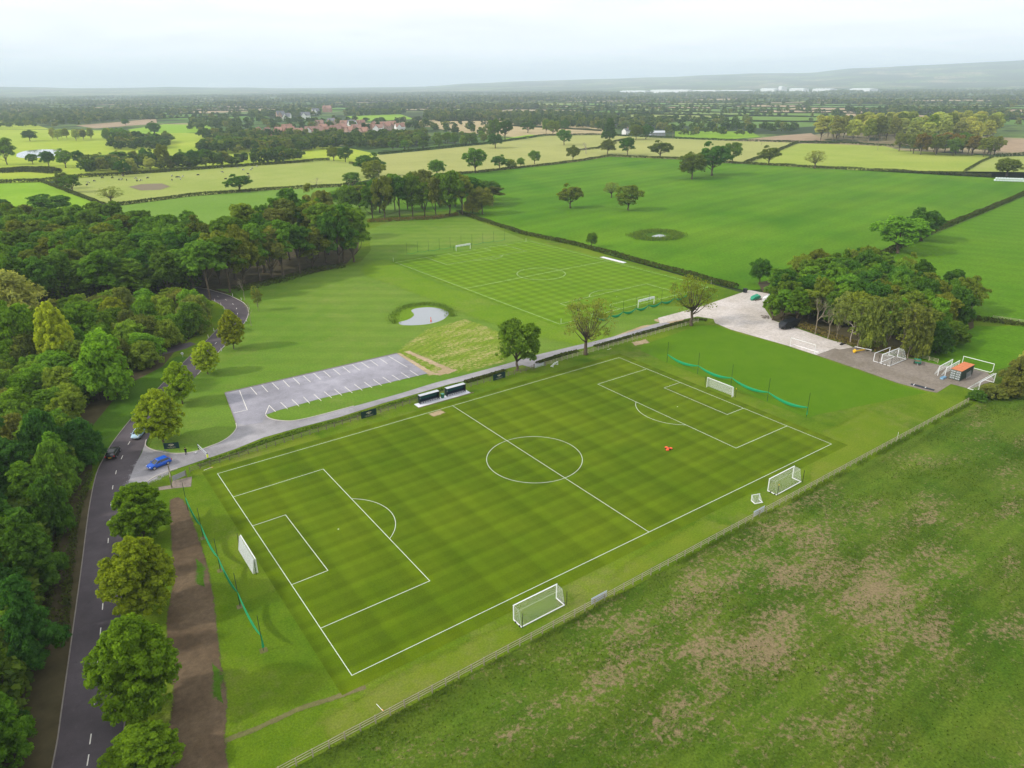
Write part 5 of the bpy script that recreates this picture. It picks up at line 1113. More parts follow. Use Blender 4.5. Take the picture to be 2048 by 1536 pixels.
P = at(262, 1078); car('dark car glimpsed between two roadside limes', (P[0], P[1], 0.02), hd((268, 1050), (258, 1120)), 'car_dark', 4.3, 1.8, 1.5)

# ------------------------------------------------------------------ person and small things
def person(label, loc, rz):
    o = thing('person', label, 'person', loc, rz)
    J = {}; E = []; R = []
    V = [(0,0,.95,.155),(0,0,1.12,.14),(0,.0,1.32,.165),(0,.0,1.45,.12),(0,.02,1.53,.058),(0,.05,1.62,.085),(0,.05,1.72,.095),(0,.05,1.79,.06)]
    E = [(0,1),(1,2),(2,3),(3,4),(4,5),(5,6),(6,7)]
    def ch(st, pts):
        p = st
        for q in pts: V.append(q); E.append((p, len(V)-1)); p = len(V)-1
        return p
    for s in (-1, 1):
        ch(0, [(s*.10,0,.86,.105),(s*.12,.03,.50,.068),(s*.13,0,.12,.045),(s*.13,.02,.05,.046),(s*.14,.16,.04,.036)])
        hnd = ch(2, [(s*.19,0,1.42,.068),(s*.25,.06,1.16,.050),(s*.13,.28,1.10,.036),(s*.09,.33,1.11,.034)])
        for k in range(4): ch(hnd, [(s*(.055-.0),.34+.0,1.085+.022*k,.0095),(s*.02,.345+.01*(k % 2),1.085+.022*k,.008)])
        ch(hnd, [(s*.07,.30,1.15,.010),(s*.04,.315,1.16,.008)])
    me = bpy.data.meshes.new('body'); me.from_pydata([v[:3] for v in V], E, []); b = mobj('body', me, o)
    md = b.modifiers.new('skin', 'SKIN'); md.use_smooth_shade = True
    for v, sv in zip(V, me.skin_vertices[0].data): sv.radius = (v[3], v[3])
    me.skin_vertices[0].data[0].use_root = True
    b.modifiers.new('sub', 'SUBSURF').levels = 1; b.modifiers['sub'].render_levels = 1
    t = NT('dressed_figure'); z = t.sep(t.N.new('ShaderNodeTexCoord').outputs['Object']); up = t.m('GREATER_THAN', z[2], 1.50); sh = t.m('LESS_THAN', z[2], 0.10); hn = t.m('GREATER_THAN', z[1], 0.27)
    col = t.mix(up, (0.011, 0.011, 0.015), (0.42, 0.24, 0.17)); col = t.mix(hn, col, (0.42, 0.24, 0.17)); col = t.mix(sh, col, (0.75, 0.75, 0.75)); me.materials.append(t.set(col, 0.85))
    MB().loft([(0, .03, 1.66), (0, .03, 1.74), (0, .04, 1.80), (0, .05, 1.84)], [(.105, .10), (.115, .115), (.095, .10), (.03, .03)], 10).build('hair', M['hair'], o, True)
    f = MB()
    for s in (-1, 1): f.loft([(s*.035, .138, 1.70), (s*.035, .15, 1.70)], [.014, .008], 6); f.loft([(s*.098, .05, 1.68), (s*.112, .045, 1.69)], [(.02, .032), (.012, .025)], 6)
    f.loft([(0, .135, 1.70), (0, .172, 1.655), (0, .14, 1.645)], [.012, .018, .012], 6); f.loft([(-.03, .142, 1.61), (.03, .142, 1.61)], [.008, .008], 5); f.build('face', M['skin'], o)
    MB().box(-.07, .07, .30, .40, 1.10, 1.14).build('controller', M['black'], o)
    return o
P = at(373, 911); person('person in black clothes and white shoes standing at the road edge', (P[0], P[1], 0.014), math.radians(-20))
P = at(392, 906); o = thing('drone', 'small white drone resting on the access road near the person', 'drone', (P[0], P[1], 0.014), 0.4)
MB().loft([(-.18, 0, .12), (0, 0, .14), (.18, 0, .12)], [(.05, .04), (.09, .06), (.05, .04)], 8).build('body', M['goal'], o)
for sx in (-1, 1):
    for sy in (-1, 1):
        MB().tube((sx*.1, sy*.04, .13), (sx*.28, sy*.28, .16), .02, n=5).build('arm', M['goal'], o); MB().tube((sx*.28, sy*.28, .04), (sx*.28, sy*.28, .2), .025, n=6).build('motor', M['metal'], o); MB().box(sx*.28-.17, sx*.28+.17, sy*.28-.015, sy*.28+.015, .2, .206).build('rotor_blade', M['metal'], o)
P = at(1336, 899); o = thing('robot_mower', 'orange-red robot mower with three cutting pods on the pitch', 'mower', (P[0], P[1], 0.01), 0.5); o.scale = (0.8, 0.8, 0.8)
MB().loft([(-.35, 0, .3), (0, 0, .36), (.35, 0, .3)], [(.2, .12), (.32, .18), (.22, .12)], 8).build('body', M['red'], o, True)
for (x, y) in ((.55, .55), (.55, -.55), (-.55, 0)):
    MB().loft([(x, y, .1), (x, y, .28), (x, y, .38)], [.42, .40, .25], 10).build('cutting_pod', M['red'], o, True); MB().tube((x, y, .34), (x, y, .44), .1, n=8).build('pod_cap', M['orange'], o)
for s in (-1, 1): MB().tube((-.1, s*.45, .2), (-.1, s*.62, .2), .2, n=10).build('wheel', M['tyre'], o)
MB().box(.62, .98, -.2, .2, .1, .25).build('bumper', M['black'], o)
def pole(label, a, b, flag=True, name='flag_pole'):
    a = np.array(a, float); b = np.array(b, float); o = thing(name, label, 'flag pole', a); d = b-a
    MB().tube((0, 0, 0), d, 0.03, n=6).build('shaft', M['goal'], o)
    if flag:
        L = np.linalg.norm(d); e = d*(1-0.3/L); s = np.array([0.28, 0.12, 0.0]) if abs(d[2]) > 0.5 else np.array([0.1, -0.2, 0.05])
        f = MB(); w = np.array([0.004, -0.01, 0]); f.add([e+w, d+w, d+s+w, e+s*0.9+w, e-w, d-w, d+s-w, e+s*0.9-w], [(0,1,2,3),(7,6,5,4),(0,4,5,1),(1,5,6,2),(2,6,7,3),(3,7,4,0)]); f.build('flag', M['orange'], o)
pole('white pole with orange flag lying on the grass by the lower fence', at(753, 1408, 0.04), at(765, 1421, 0.04)); pole('white pole with orange flag lying by the upper fence near the frame', at(407.6, 940.5, 0.04), at(425, 934, 0.04)); pole('white pole with orange flag upright at the lower fence', (113.6, -6.7, 0), (113.6, -6.7, 1.75)); pole('white pole lying near the half-bare oak', at(1214, 699.5, 0.04), at(1222, 697, 0.04))
for (u, v, lab) in ((787,523,'white corner post of the far pitch, wood corner'), (1052,483,'white corner post of the far pitch, hedge corner'), (1422,569,'white corner post of the far pitch by the gravel'), (1122,647,'white corner post of the far pitch nearest the oak')):
    P = at(u, v); pole(lab, P, P+np.array([0, 0, 1.5]), False, 'corner_post')
for i, (u, v) in enumerate([(465.4,592),(482.6,600),(429.8,602.5),(442,610.5),(448.7,619),(499,619),(493.5,643),(483,656.5),(428,662),(416.5,675),(458.6,685.5),(443,702)]):
    P = at(u, v); o = thing('marker_post', 'short white marker post on the edge of the bending drive', 'post', P, 0, 'white marker posts on the bend'); MB().box(-.06, .06, -.04, .04, -.2, .85).build('post', M['goal'], o); MB().box(-.062, .062, -.042, .042, .62, .72).build('reflector', M['red'], o)
P = at(366, 716); o = thing('round_sign', 'small round white road sign at the side road', 'sign', P, -0.5); MB().tube((0, .03, -.2), (0, .03, 1.1), .035, n=6).build('post', M['metal'], o); MB().tube((0, -.01, 1.3), (0, .02, 1.3), .34, n=20).build('disc', M['goal'], o); MB().tube((0, -.016, 1.3), (0, -.011, 1.3), .2, n=16).build('symbol', M['metal'], o)
P = at(862, 643); o = thing('pond_buoy', 'small orange-red marker standing in the pond', 'marker', (P[0], P[1], 0.0)); MB().loft([(0, 0, -.1), (0, 0, .3), (0, 0, .7), (0, 0, 1.1)], [.22, .2, .08, .04], 8).build('float', M['red'], o); MB().box(-.14, .14, -.02, .02, 1.0, 1.3).build('top_mark', M['red'], o)
P = at(1226, 520); o = thing('concrete_base', 'long white slab on the hedge side of the far pitch', 'slab', (P[0], P[1], 0), math.radians(91)); MB().box(-6.6, 6.6, -1.0, 1.0, 0, .12).build('slab', M['concrete'], o); MB().box(-6.6, 6.6, 1.0, 1.12, 0, .22).build('edge_kerb', M['kerb'], o)
# yard things
o = thing('shipping_container', 'dark green shipping container with rusty orange roof', 'container', (155.0, 0.2, 0), 0.04); CL, CW, CHt = 7.2, 2.44, 2.6
MB().box(.05, CL, .04, CW-.04, .12, CHt-.05).build('shell', M['cont_side'], o)
m = MB()
for k in range(30):
    for y0, y1 in ((-.0, .04), (CW-.04, CW)): m.box(.15+k*.235, .15+k*.235+.12, y0, y1, .16, CHt-.14)
m.build('side_corrugation', M['cont_side'], o); MB().box(-.02, CL+.02, -.02, CW+.02, CHt-.05, CHt).build('roof', M['cont_roof'], o)
for k in range(2):
    d = MB().box(.0, .05, .08+k*1.16, 1.20+k*1.16, .18, CHt-.12).build('door', M['cont_door'], o)
    for q in range(4): MB().box(-.03, -.002, .16+k*1.16, .5+k*1.16, .35+q*.55, .62+q*.55).build('panel', M['metal'], d); MB().box(-.03, -.002, .72+k*1.16, 1.08+k*1.16, .35+q*.55, .62+q*.55).build('panel', M['metal'], d)
    for q in (.58, .66): MB().tube((-.05, q+k*1.16, .2), (-.05, q+k*1.16, CHt-.15), .02, n=5).build('lock_bar', M['metal'], d)
for x in (0, CL-.15):
    for y in (0, CW-.15): MB().box(x-.01, x+.16, y-.01, y+.16, 0, .16).build('corner_casting', M['cont_side'], o)
for k in range(4): MB().bar((3.2+k*.7, -.35, 0.02), (3.3+k*.7, -.06, 1.5), .06, .06).build('leaning_bar', M['goal'], o)
P = at(1578, 655); o = thing('covered_trailer', 'black tarpaulin-covered trailer on the pale gravel', 'trailer', (P[0], P[1], 0.02), hd((1562, 662), (1600, 652)))
Lh = 3.3
MB().loft([(-Lh-.5, 0, .6), (-Lh, 0, .95), (-Lh+.8, 0, 1.30), (Lh-.4, 0, 1.35), (Lh, 0, 1.25)], [(.8, .5), (1.45, 1.0), (1.6, 1.3), (1.6, 1.32), (1.5, 1.2)], 4).build('tarpaulin_cover', M['tarp'], o)
MB().box(-Lh, Lh, -1.0, 1.0, .35, .5).build('chassis', M['timberdark'], o)
for x in (-.7, .5):
    for s in (-1, 1): MB().tube((x, s*.95, .35), (x, s*1.12, .35), .35, n=12).build('wheel', M['tyre'], o)
MB().bar((-Lh-.3, 0, .45), (-Lh-1.6, 0, .4), .1, .1).build('drawbar', M['metal'], o)
P = at(1834, 728); o = thing('garden_trailer', 'small green tipping cart in the yard', 'cart', (P[0], P[1], 0.014), 0.5)
m = MB(); m.add([(-1,-.6,.5),(1,-.6,.5),(1,.6,.5),(-1,.6,.5),(-1.2,-.75,1.0),(1.2,-.75,1.0),(1.2,.75,1.0),(-1.2,.75,1.0)], [(0,3,2,1),(0,1,5,4),(1,2,6,5),(2,3,7,6),(3,0,4,7)]); m.build('tub', M['trailer'], o); MB().box(-1.0, 1.0, -.62, .62, .72, .78).build('load', M['soil'], o)
for s in (-1, 1): MB().tube((.1, s*.6, .3), (.1, s*.78, .3), .3, n=12).build('wheel', M['tyre'], o)
MB().bar((-1, 0, .5), (-1.9, 0, .35), .08, .08).build('drawbar', M['metal'], o)
P = at(1716, 704); o = thing('yard_roller', 'yellow-orange implement arm lying in the yard', 'implement', (P[0], P[1], 0.0), hd((1706, 706), (1732, 701)))
MB().loft([(-1.6, 0, .45), (-1.2, 0, .5), (-.9, 0, .4)], [.4, .5, .25], 8).build('head', M['yellow'], o); MB().bar((-.9, 0, .4), (2.4, 0, .35), .22, .25).build('arm', M['yellow'], o); MB().box(2.2, 2.5, -.5, .5, 0, .5).build('foot', M['timberdark'], o); MB().box(-1.4, -1.0, -.35, .35, 0, .12).build('skid', M['black'], o)
q0, q1 = at(1709, 697), at(1743, 704); o = thing('white_beam', 'long white beam resting on blocks behind the yellow implement', 'beam', q0); d = q1-q0; MB().bar((0, 0, .55), d+np.array([0, 0, .55]), .14, .14).build('beam', M['goal'], o)
for f in (.05, .95): q = d*f; MB().box(q[0]-.2, q[0]+.2, q[1]-.2, q[1]+.2, 0, .47).build('block', M['stone'], o)
q0, q1 = at(1822, 769), at(1868, 781); d = q1-q0; L = np.linalg.norm(d); o = thing('rolled_mat', 'dark rubber strip lying along the yard edge', 'mat', q0, math.atan2(d[1], d[0])); MB().loft([(0, 0, .14), (L*.3, .05, .15), (L*.7, -.04, .14), (L, 0, .13)], [(.42, .14), (.45, .15), (.43, .14), (.36, .12)], 10).build('roll', M['mat'], o)
for f in (.12, .62): MB().loft([(L*f, .02, .148), (L*f+.12, .02, .148)], [(.455, .155)]*2, 10).build('strap', M['goal'], o)
P = at(1490, 585); o = thing('black_bin', 'black bin at the top corner of the gravel', 'bin', P); MB().loft([(0, 0, 0), (0, 0, 1.3)], [(.65, .65), (.8, .8)], 4).build('body', M['tarp'], o); MB().loft([(0, 0, 1.3), (0, 0, 1.42)], [(.86, .86), (.7, .7)], 4).build('lid', M['mat'], o)
P = at(1511, 599); o = thing('tarpaulin_heap', 'green tarpaulin heap under the copse edge', 'heap', P); MB().loft([(-2.2, 0, .3), (-1, 0.2, .8), (.8, 0, 1.0), (2.2, 0, .5)], [(.4, .3), (1.1, .7), (1.2, .8), (.5, .4)], 5).build('sheet', M['tarpgreen'], o)
for k in range(3): MB().loft([(-1.5+k*1.3, -1.1, .0), (-1.5+k*1.3, -1.15, .25), (-1.4+k*1.3, -1.1, .35)], [.25, .28, .12], 7).build('weight_stone', M['stone'], o)
P = at(1536, 603); o = thing('white_van', 'white van parked behind the copse edge', 'van', (P[0], P[1], 0.01), 0.3)
MB().loft([(-2.4, 0, 1.1), (-2.3, 0, 1.15), (1.2, 0, 1.15), (1.7, 0, 1.0), (2.4, 0, .8), (2.5, 0, .75)], [(1.1, 1.0), (1.25, 1.2), (1.25, 1.2), (1.2, .95), (1.15, .6), (1.0, .45)], 8).build('body', M['goal'], o); MB().box(1.3, 1.75, -.8, .8, 1.15, 1.6).build('windscreen', M['glass'], o)
for x in (-1.5, 1.6):
    for s in (-1, 1): MB().tube((x, s*.75, .33), (x, s*.92, .33), .33, n=12).build('wheel', M['tyre'], o)
P = at(1531, 635); o = thing('rubble_pile', 'pile of grey rubble at the gravel corner', 'rubble', P); rr = random.Random(3)
for k in range(14):
    x, y = rr.gauss(0, .7), rr.gauss(0, .5); s = rr.uniform(.2, .45); m = MB(); m.loft([(x, y, 0), (x+.05, y, s*.6), (x, y+.04, s)], [(s, s*.8), (s*.9, s), (s*.35, s*.4)], 6); m.build('stone', M['stone'], o)
P = at(1687, 688); o = thing('tyre_heap', 'dark tyres lying under the leafless trees', 'tyres', P)
for k in range(4): MB().loft([(k*.75-1.1, .1*(k % 2), .0), (k*.75-1.1, .1*(k % 2), .14), (k*.75-1.1, .1*(k % 2), .25)], [.42, .46, .4], 12).build('tyre', M['tyre'], o)
P = at(1886, 757); o = thing('blue_crate', 'pale blue crates beside the upright goals', 'crate', P); 
for k in range(3): m = MB(); m.box(k*.62-.9, k*.62-.32, -.35, .35, .0, .06); [m.box(k*.62-.9+a, k*.62-.9+b, c_, d_, .06, .42) for a, b, c_, d_ in ((0, .04, -.35, .35), (.54, .58, -.35, .35), (.04, .54, -.35, -.31), (.04, .54, .31, .35))]; m.build('crate', M['blue'], o)
# wrapped bales
bm = MB().loft([(0, 0, -.66), (0, 0, -.6), (0, 0, .6), (0, 0, .66)], [.5, .66, .66, .5], 14).mesh('bale_wrap', M['bale'], True)
cap = MB().loft([(0, 0, .662), (0, 0, .672)], [.42, .2], 10).mesh('bale_end', M['board'])
a, b = at(1990, 362), at(2160, 368); d = (b-a)/np.linalg.norm(b-a); nrow = int(np.linalg.norm(b-a)/1.36)
for r_, z, off, nn_ in ((0, .66, 0, min(nrow, 26)), (1, 1.95, .66, min(nrow, 26)-1)):
    for k in range(nn_):
        p = a+d*(k*1.36*1.25+off); o = thing('wrapped_bale', 'pale green wrapped bale in the lower layer of the stack' if r_ == 0 else 'pale green wrapped bale in the upper layer of the stack', 'bale', (p[0], p[1], z-0.02), math.atan2(d[1], d[0]), 'lower bales' if r_ == 0 else 'upper bales')
        for mm_, nm in ((bm, 'wrap'), (cap, 'end_disc')):
            q = mobj(nm, mm_, o); q.rotation_euler = (math.radians(90), 0, 0); q.scale = (1.22, 1, 1.5)
# telegraph poles
for (u, v, vt, lab) in ((1846+136, 313, 285, 'timber electricity pole with crossarm beside the poplar grove'), (1755, 300, 280, 'thin electricity pole in the far right field'), (1523, 290, 272, 'thin electricity pole on the pasture beside the ploughed field'), (1345, 279, 262, 'thin electricity pole by the farm barn')):
    P = at(u, v); H = hgt(P, vt); o = thing('electricity_pole', lab, 'pole', P); MB().tube((0, 0, -.5), (0, 0, H), .18, .13, n=6).build('shaft', M['barkpale'], o); MB().bar((-1.1, 0, H-.6), (1.1, 0, H-.6), .14, .14).build('crossarm', M['timberdark'], o)
    for x in (-1, 0, 1): MB().tube((x, 0, H-.52), (x, 0, H-.2), .06, n=6).build('insulator', M['metal'], o)
# cows
def cowmesh(name, graze):
    m = MB(); m.loft([(-1.0,0,1.1),(-.85,0,1.08),(-.4,0,1.02),(.2,0,1.0),(.65,0,1.08),(.85,0,1.15)], [(.12,.15),(.28,.32),(.34,.42),(.36,.44),(.28,.36),(.16,.24)], 10)
    hp = [(.75,0,1.2),(1.1,0,.9),(1.25,0,.5),(1.4,0,.25)] if graze else [(.75,0,1.2),(1.1,0,1.4),(1.35,0,1.42),(1.65,0,1.25)]
    m.loft(hp, [(.16,.22),(.13,.16),(.13,.15),(.08,.08)], 8)
    for s in (-1, 1):
        m.loft([(.6,s*.2,.95),(.62,s*.2,.45),(.6,s*.2,0)], [.13,.07,.055], 6); m.loft([(-.75,s*.2,1.0),(-.62,s*.21,.7),(-.82,s*.2,.42),(-.78,s*.2,0)], [.18,.12,.07,.055], 6); m.loft([(hp[2][0]-.05,s*.1,hp[2][2]+.1),(hp[2][0]-.12,s*.26,hp[2][2]+.1)], [.05,.02], 5)
    m.loft([(-1.0,0,1.25),(-1.08,0,.9),(-1.06,0,.5)], [.035,.025,.05], 5)
    t = NT('cow_hide_'+name); p = t.N.new('ShaderNodeTexCoord').outputs['Object']; oi = t.N.new('ShaderNodeObjectInfo').outputs['Random']; n = t.noise(t.mapping(p, (1, 1, 1)), 1.1, 2)
    col = t.mix(t.rng(t.m('ADD', n, t.m('MULTIPLY', oi, 0.25)), 0.64, 0.67), (0.008, 0.008, 0.009), (0.7, 0.68, 0.62)); return m.mesh('cow', t.set(col, 0.8), True)
CM = [cowmesh('a', True), cowmesh('b', False)]
for i, (x, y) in enumerate([(510,735),(517,722),(552,712),(600,693),(657,692),(721,680),(697,704),(708,703),(716,700),(742,706),(796,697),(803,711),(824,709),(864,694),(1007,682),(1007,706),(1036,690),(1048,690),(1058,700),(1070,686),(1160,677),(1222,636),(1299,637),(1302,660),(1322,700),(1342,628),(1378,625),(1392,634),(1423,646),(1452,670),(1455,686),(1470,645),(1478,632),(1504,625),(1452,612)]):
    P = at(x/2.9257, 120+y/2.9257); o = mobj('cow', CM[i % 2 if i % 3 else 0]); o.location = (P[0], P[1], -0.12); o.rotation_euler = (0, 0, random.random()*6.28); tag(o, 'black and white cow grazing in the pale pasture by the lake', 'cow', 'grazing herd')

# ------------------------------------------------------------------ village, farm, far sheds
def house(label, P, rz, W, D, He, Hr, wall, roof, group, gable=True, name='house'):
    o = thing(name, label, 'house', (P[0], P[1], -0.3), rz, group); hw, hd_ = W/2, D/2
    m = MB(); m.box(-hw, hw, -hd_, hd_, 0, He); m.add([(-hw, -hd_, He), (-hw, hd_, He), (-hw, 0, He+Hr), (hw, -hd_, He), (hw, hd_, He), (hw, 0, He+Hr)], [(0, 2, 1), (3, 4, 5)]); w = m.build('wall', M[wall], o)
    e = .35; t = .22; r = MB()
    for s in (-1, 1):
        a, b = (0, He+Hr+.05), (s*(hd_+e), He-e*Hr/hd_+.05)
        v = [(-hw-e, a[0], a[1]), (hw+e, a[0], a[1]), (hw+e, b[0], b[1]), (-hw-e, b[0], b[1])]
        r.add(v+[(x, y, z+t) for x, y, z in v], [(0,1,2,3),(7,6,5,4),(0,4,5,1),(1,5,6,2),(2,6,7,3),(3,7,4,0)])
    rf = r.build('roof', M[roof], o); MB().box(hw*.55, hw*.55+.9, -.45, .45, He+Hr*.5, He+Hr+1.4).build('chimney', M['brick'], rf)
    if gable:
        g = MB(); gw = W*.22; gx = -hw*.35; gh = Hr*.8; y0 = -hd_-.9
        g.box(gx-gw, gx+gw, y0, -hd_+.1, 0, He); g.add([(gx-gw, y0, He), (gx+gw, y0, He), (gx, y0, He+gh)], [(0, 1, 2)]); g.build('gable_wing', M[wall], o)
        r2 = MB()
        for s in (-1, 1):
            v = [(gx, y0-.3, He+gh+.06), (gx, 0, He+gh+.06), (gx+s*(gw+.3), 0, He-.25), (gx+s*(gw+.3), y0-.3, He-.25)]; r2.add(v+[(x, y, z+t) for x, y, z in v], [(0,1,2,3),(7,6,5,4),(0,4,5,1),(1,5,6,2),(2,6,7,3),(3,7,4,0)])
        r2.build('gable_roof', M[roof], o)
    for k in range(3):
        x = hw*(.12+.36*k) if gable else -hw*.7+hw*.7*k
        for z in (1.0, 3.6):
            if z+1.3 > He: continue
            f = MB().box(x-.55, x+.55, -hd_-.06, -hd_+.02, z, z+1.3).build('window', M['render'], o); MB().box(x-.45, x+.45, -hd_-.075, -hd_-.062, z+.1, z+1.2).build('pane', M['glass'], f)
    MB().box(-hw*.9, -hw*.9+1.0, -hd_-.05, -hd_+.02, 0, 2.1).build('door', M['timberdark'], o)
    return o
VIL = [(516,272,'brick','tile'),(536,272,'brick','tile2'),(560,271,'brick','tile'),(580,271,'brick','tile'),(598,272,'brick2','tile'),(575,263,'brick','tile'),(622,268,'render','tile2'),(637,271,'brick','tile2'),(648,264,'brick2','tile'),(660,270,'brick','tile'),(672,266,'brick2','tile2'),(685,262,'brick','tile'),(700,269,'brick2','tile'),(714,266,'brick','tile2'),(728,271,'brick2','tile'),(664,250,'brick2','slate'),(690,256,'brick2','tile'),(640,256,'brick2','tile2'),(705,257,'render','slate'),(722,256,'brick2','tile'),(748,258,'brick','tile'),(757,263,'render','tile2'),(772,260,'brick2','tile'),(784,257,'brick2','tile'),(800,262,'render','tile'),(655,224,'brick','tile'),(632,230,'render','slate'),(612,238,'render','slate'),(575,240,'render','slate'),(562,236,'brick2','slate')]
ORD = ['first','second','third','fourth','fifth','sixth','seventh','eighth','ninth','tenth','eleventh','twelfth','thirteenth','fourteenth','fifteenth','sixteenth','seventeenth','eighteenth','nineteenth','twentieth','twenty-first','twenty-second','twenty-third','twenty-fourth','twenty-fifth']
VIL.sort(key=lambda t: t[0]); cnt = {True: 0, False: 0}
for i, (u, v, wl, rf) in enumerate(VIL):
    P = at(u, v); s = 1.15+max(0, (262-v))*0.012
    wh = wl == 'render'; od = ORD[cnt[wh]]; cnt[wh] += 1; rn = dict(tile='red clay', tile2='brown clay', slate='grey slate')[rf]
    house((f'white-walled village house with {rn} roof, {od} white one from the left' if wh else f'brick village house with {rn} roof, {od} brick one from the left'), P, -YAW+random.choice([0, 0.5, -0.4, 1.4, 0.2]), random.uniform(11, 15)*s, random.uniform(8, 10)*s, random.uniform(5.2, 6.4)*s, random.uniform(4, 5.2)*s, wl, rf, 'brick village houses' if wl != 'render' else 'white village houses')
P = at(1252, 269); house('white farmhouse with dark slate roof beyond the pale pasture', P, -YAW+0.75, 10, 7.5, 5.4, 3.2, 'render', 'slate', None, False, 'farmhouse')
P = at(1314, 271); o = thing('barn', 'grey metal barn beside the white farmhouse', 'barn', (P[0], P[1], -.2), -YAW+0.05)
MB().box(-10, 10, -6, 6, 0, 4.2).build('wall', M['barn'], o)
for s in (-1, 1):
    m = MB(); v = [(-10.4, 0, 6.4), (10.4, 0, 6.4), (10.4, s*6.6, 4.1), (-10.4, s*6.6, 4.1)]; m.add(v+[(x, y, z+.15) for x, y, z in v], [(0,1,2,3),(7,6,5,4),(0,4,5,1),(1,5,6,2),(2,6,7,3),(3,7,4,0)]); m.build('roof', M['metal'], o)
m = MB(); [m.add([(x, -6, 4.2), (x, 6, 4.2), (x, 0, 6.4)], [(0, 1, 2)]) for x in (-10, 10)]; m.build('gable', M['barn'], o)
for k in range(4): MB().box(-8.5+k*4.6, -5.2+k*4.6, -6.08, -6.0, 0.1, 3.6).build('bay_door', M['greyboard'], o)
for i, (u0, u1, v, h, lab) in enumerate([(1240,1290,185.5,9,'low white industrial shed left end of the far town'), (1300,1375,186,12,'long white industrial shed, left of the far town'), (1380,1430,185,9,'white industrial shed mid far town'), (1520,1548,183,14,'tall white factory block in the far town'), (1578,1606,181,14,'tall white factory block, right of the far town'), (1556,1562,182,24,'white factory tower in the far town'), (1625,1660,178,12,'white shed right of the factory blocks'), (1700,1740,176,12,'white shed at the foot of the far hill'), (1440,1500,184,8,'low white shed between factory and long sheds')]):
    a, b = at(u0, v), at(u1, v); k = 6200/np.linalg.norm(a[:2]-CAMP[:2]); k = min(1, k); a = CAMP*np.array([1, 1, 0])+(a-CAMP*np.array([1, 1, 0]))*k; b = CAMP*np.array([1, 1, 0])+(b-CAMP*np.array([1, 1, 0]))*k
    d = b-a; L = np.linalg.norm(d); z0 = 0; o = thing('industrial_shed', lab, 'shed', (a[0], a[1], z0), math.atan2(d[1], d[0])); hh = h*1.6
    MB().box(0, L, 0, 80, -3, hh).build('wall', M['shed'], o)
    m = MB(); m.add([(-1, -1, hh), (L+1, -1, hh), (L+1, 81, hh), (-1, 81, hh), (-1, 40, hh+4), (L+1, 40, hh+4)], [(0, 1, 5, 4), (4, 5, 2, 3), (0, 4, 3), (1, 2, 5)]); m.build('roof', M['shed'], o)

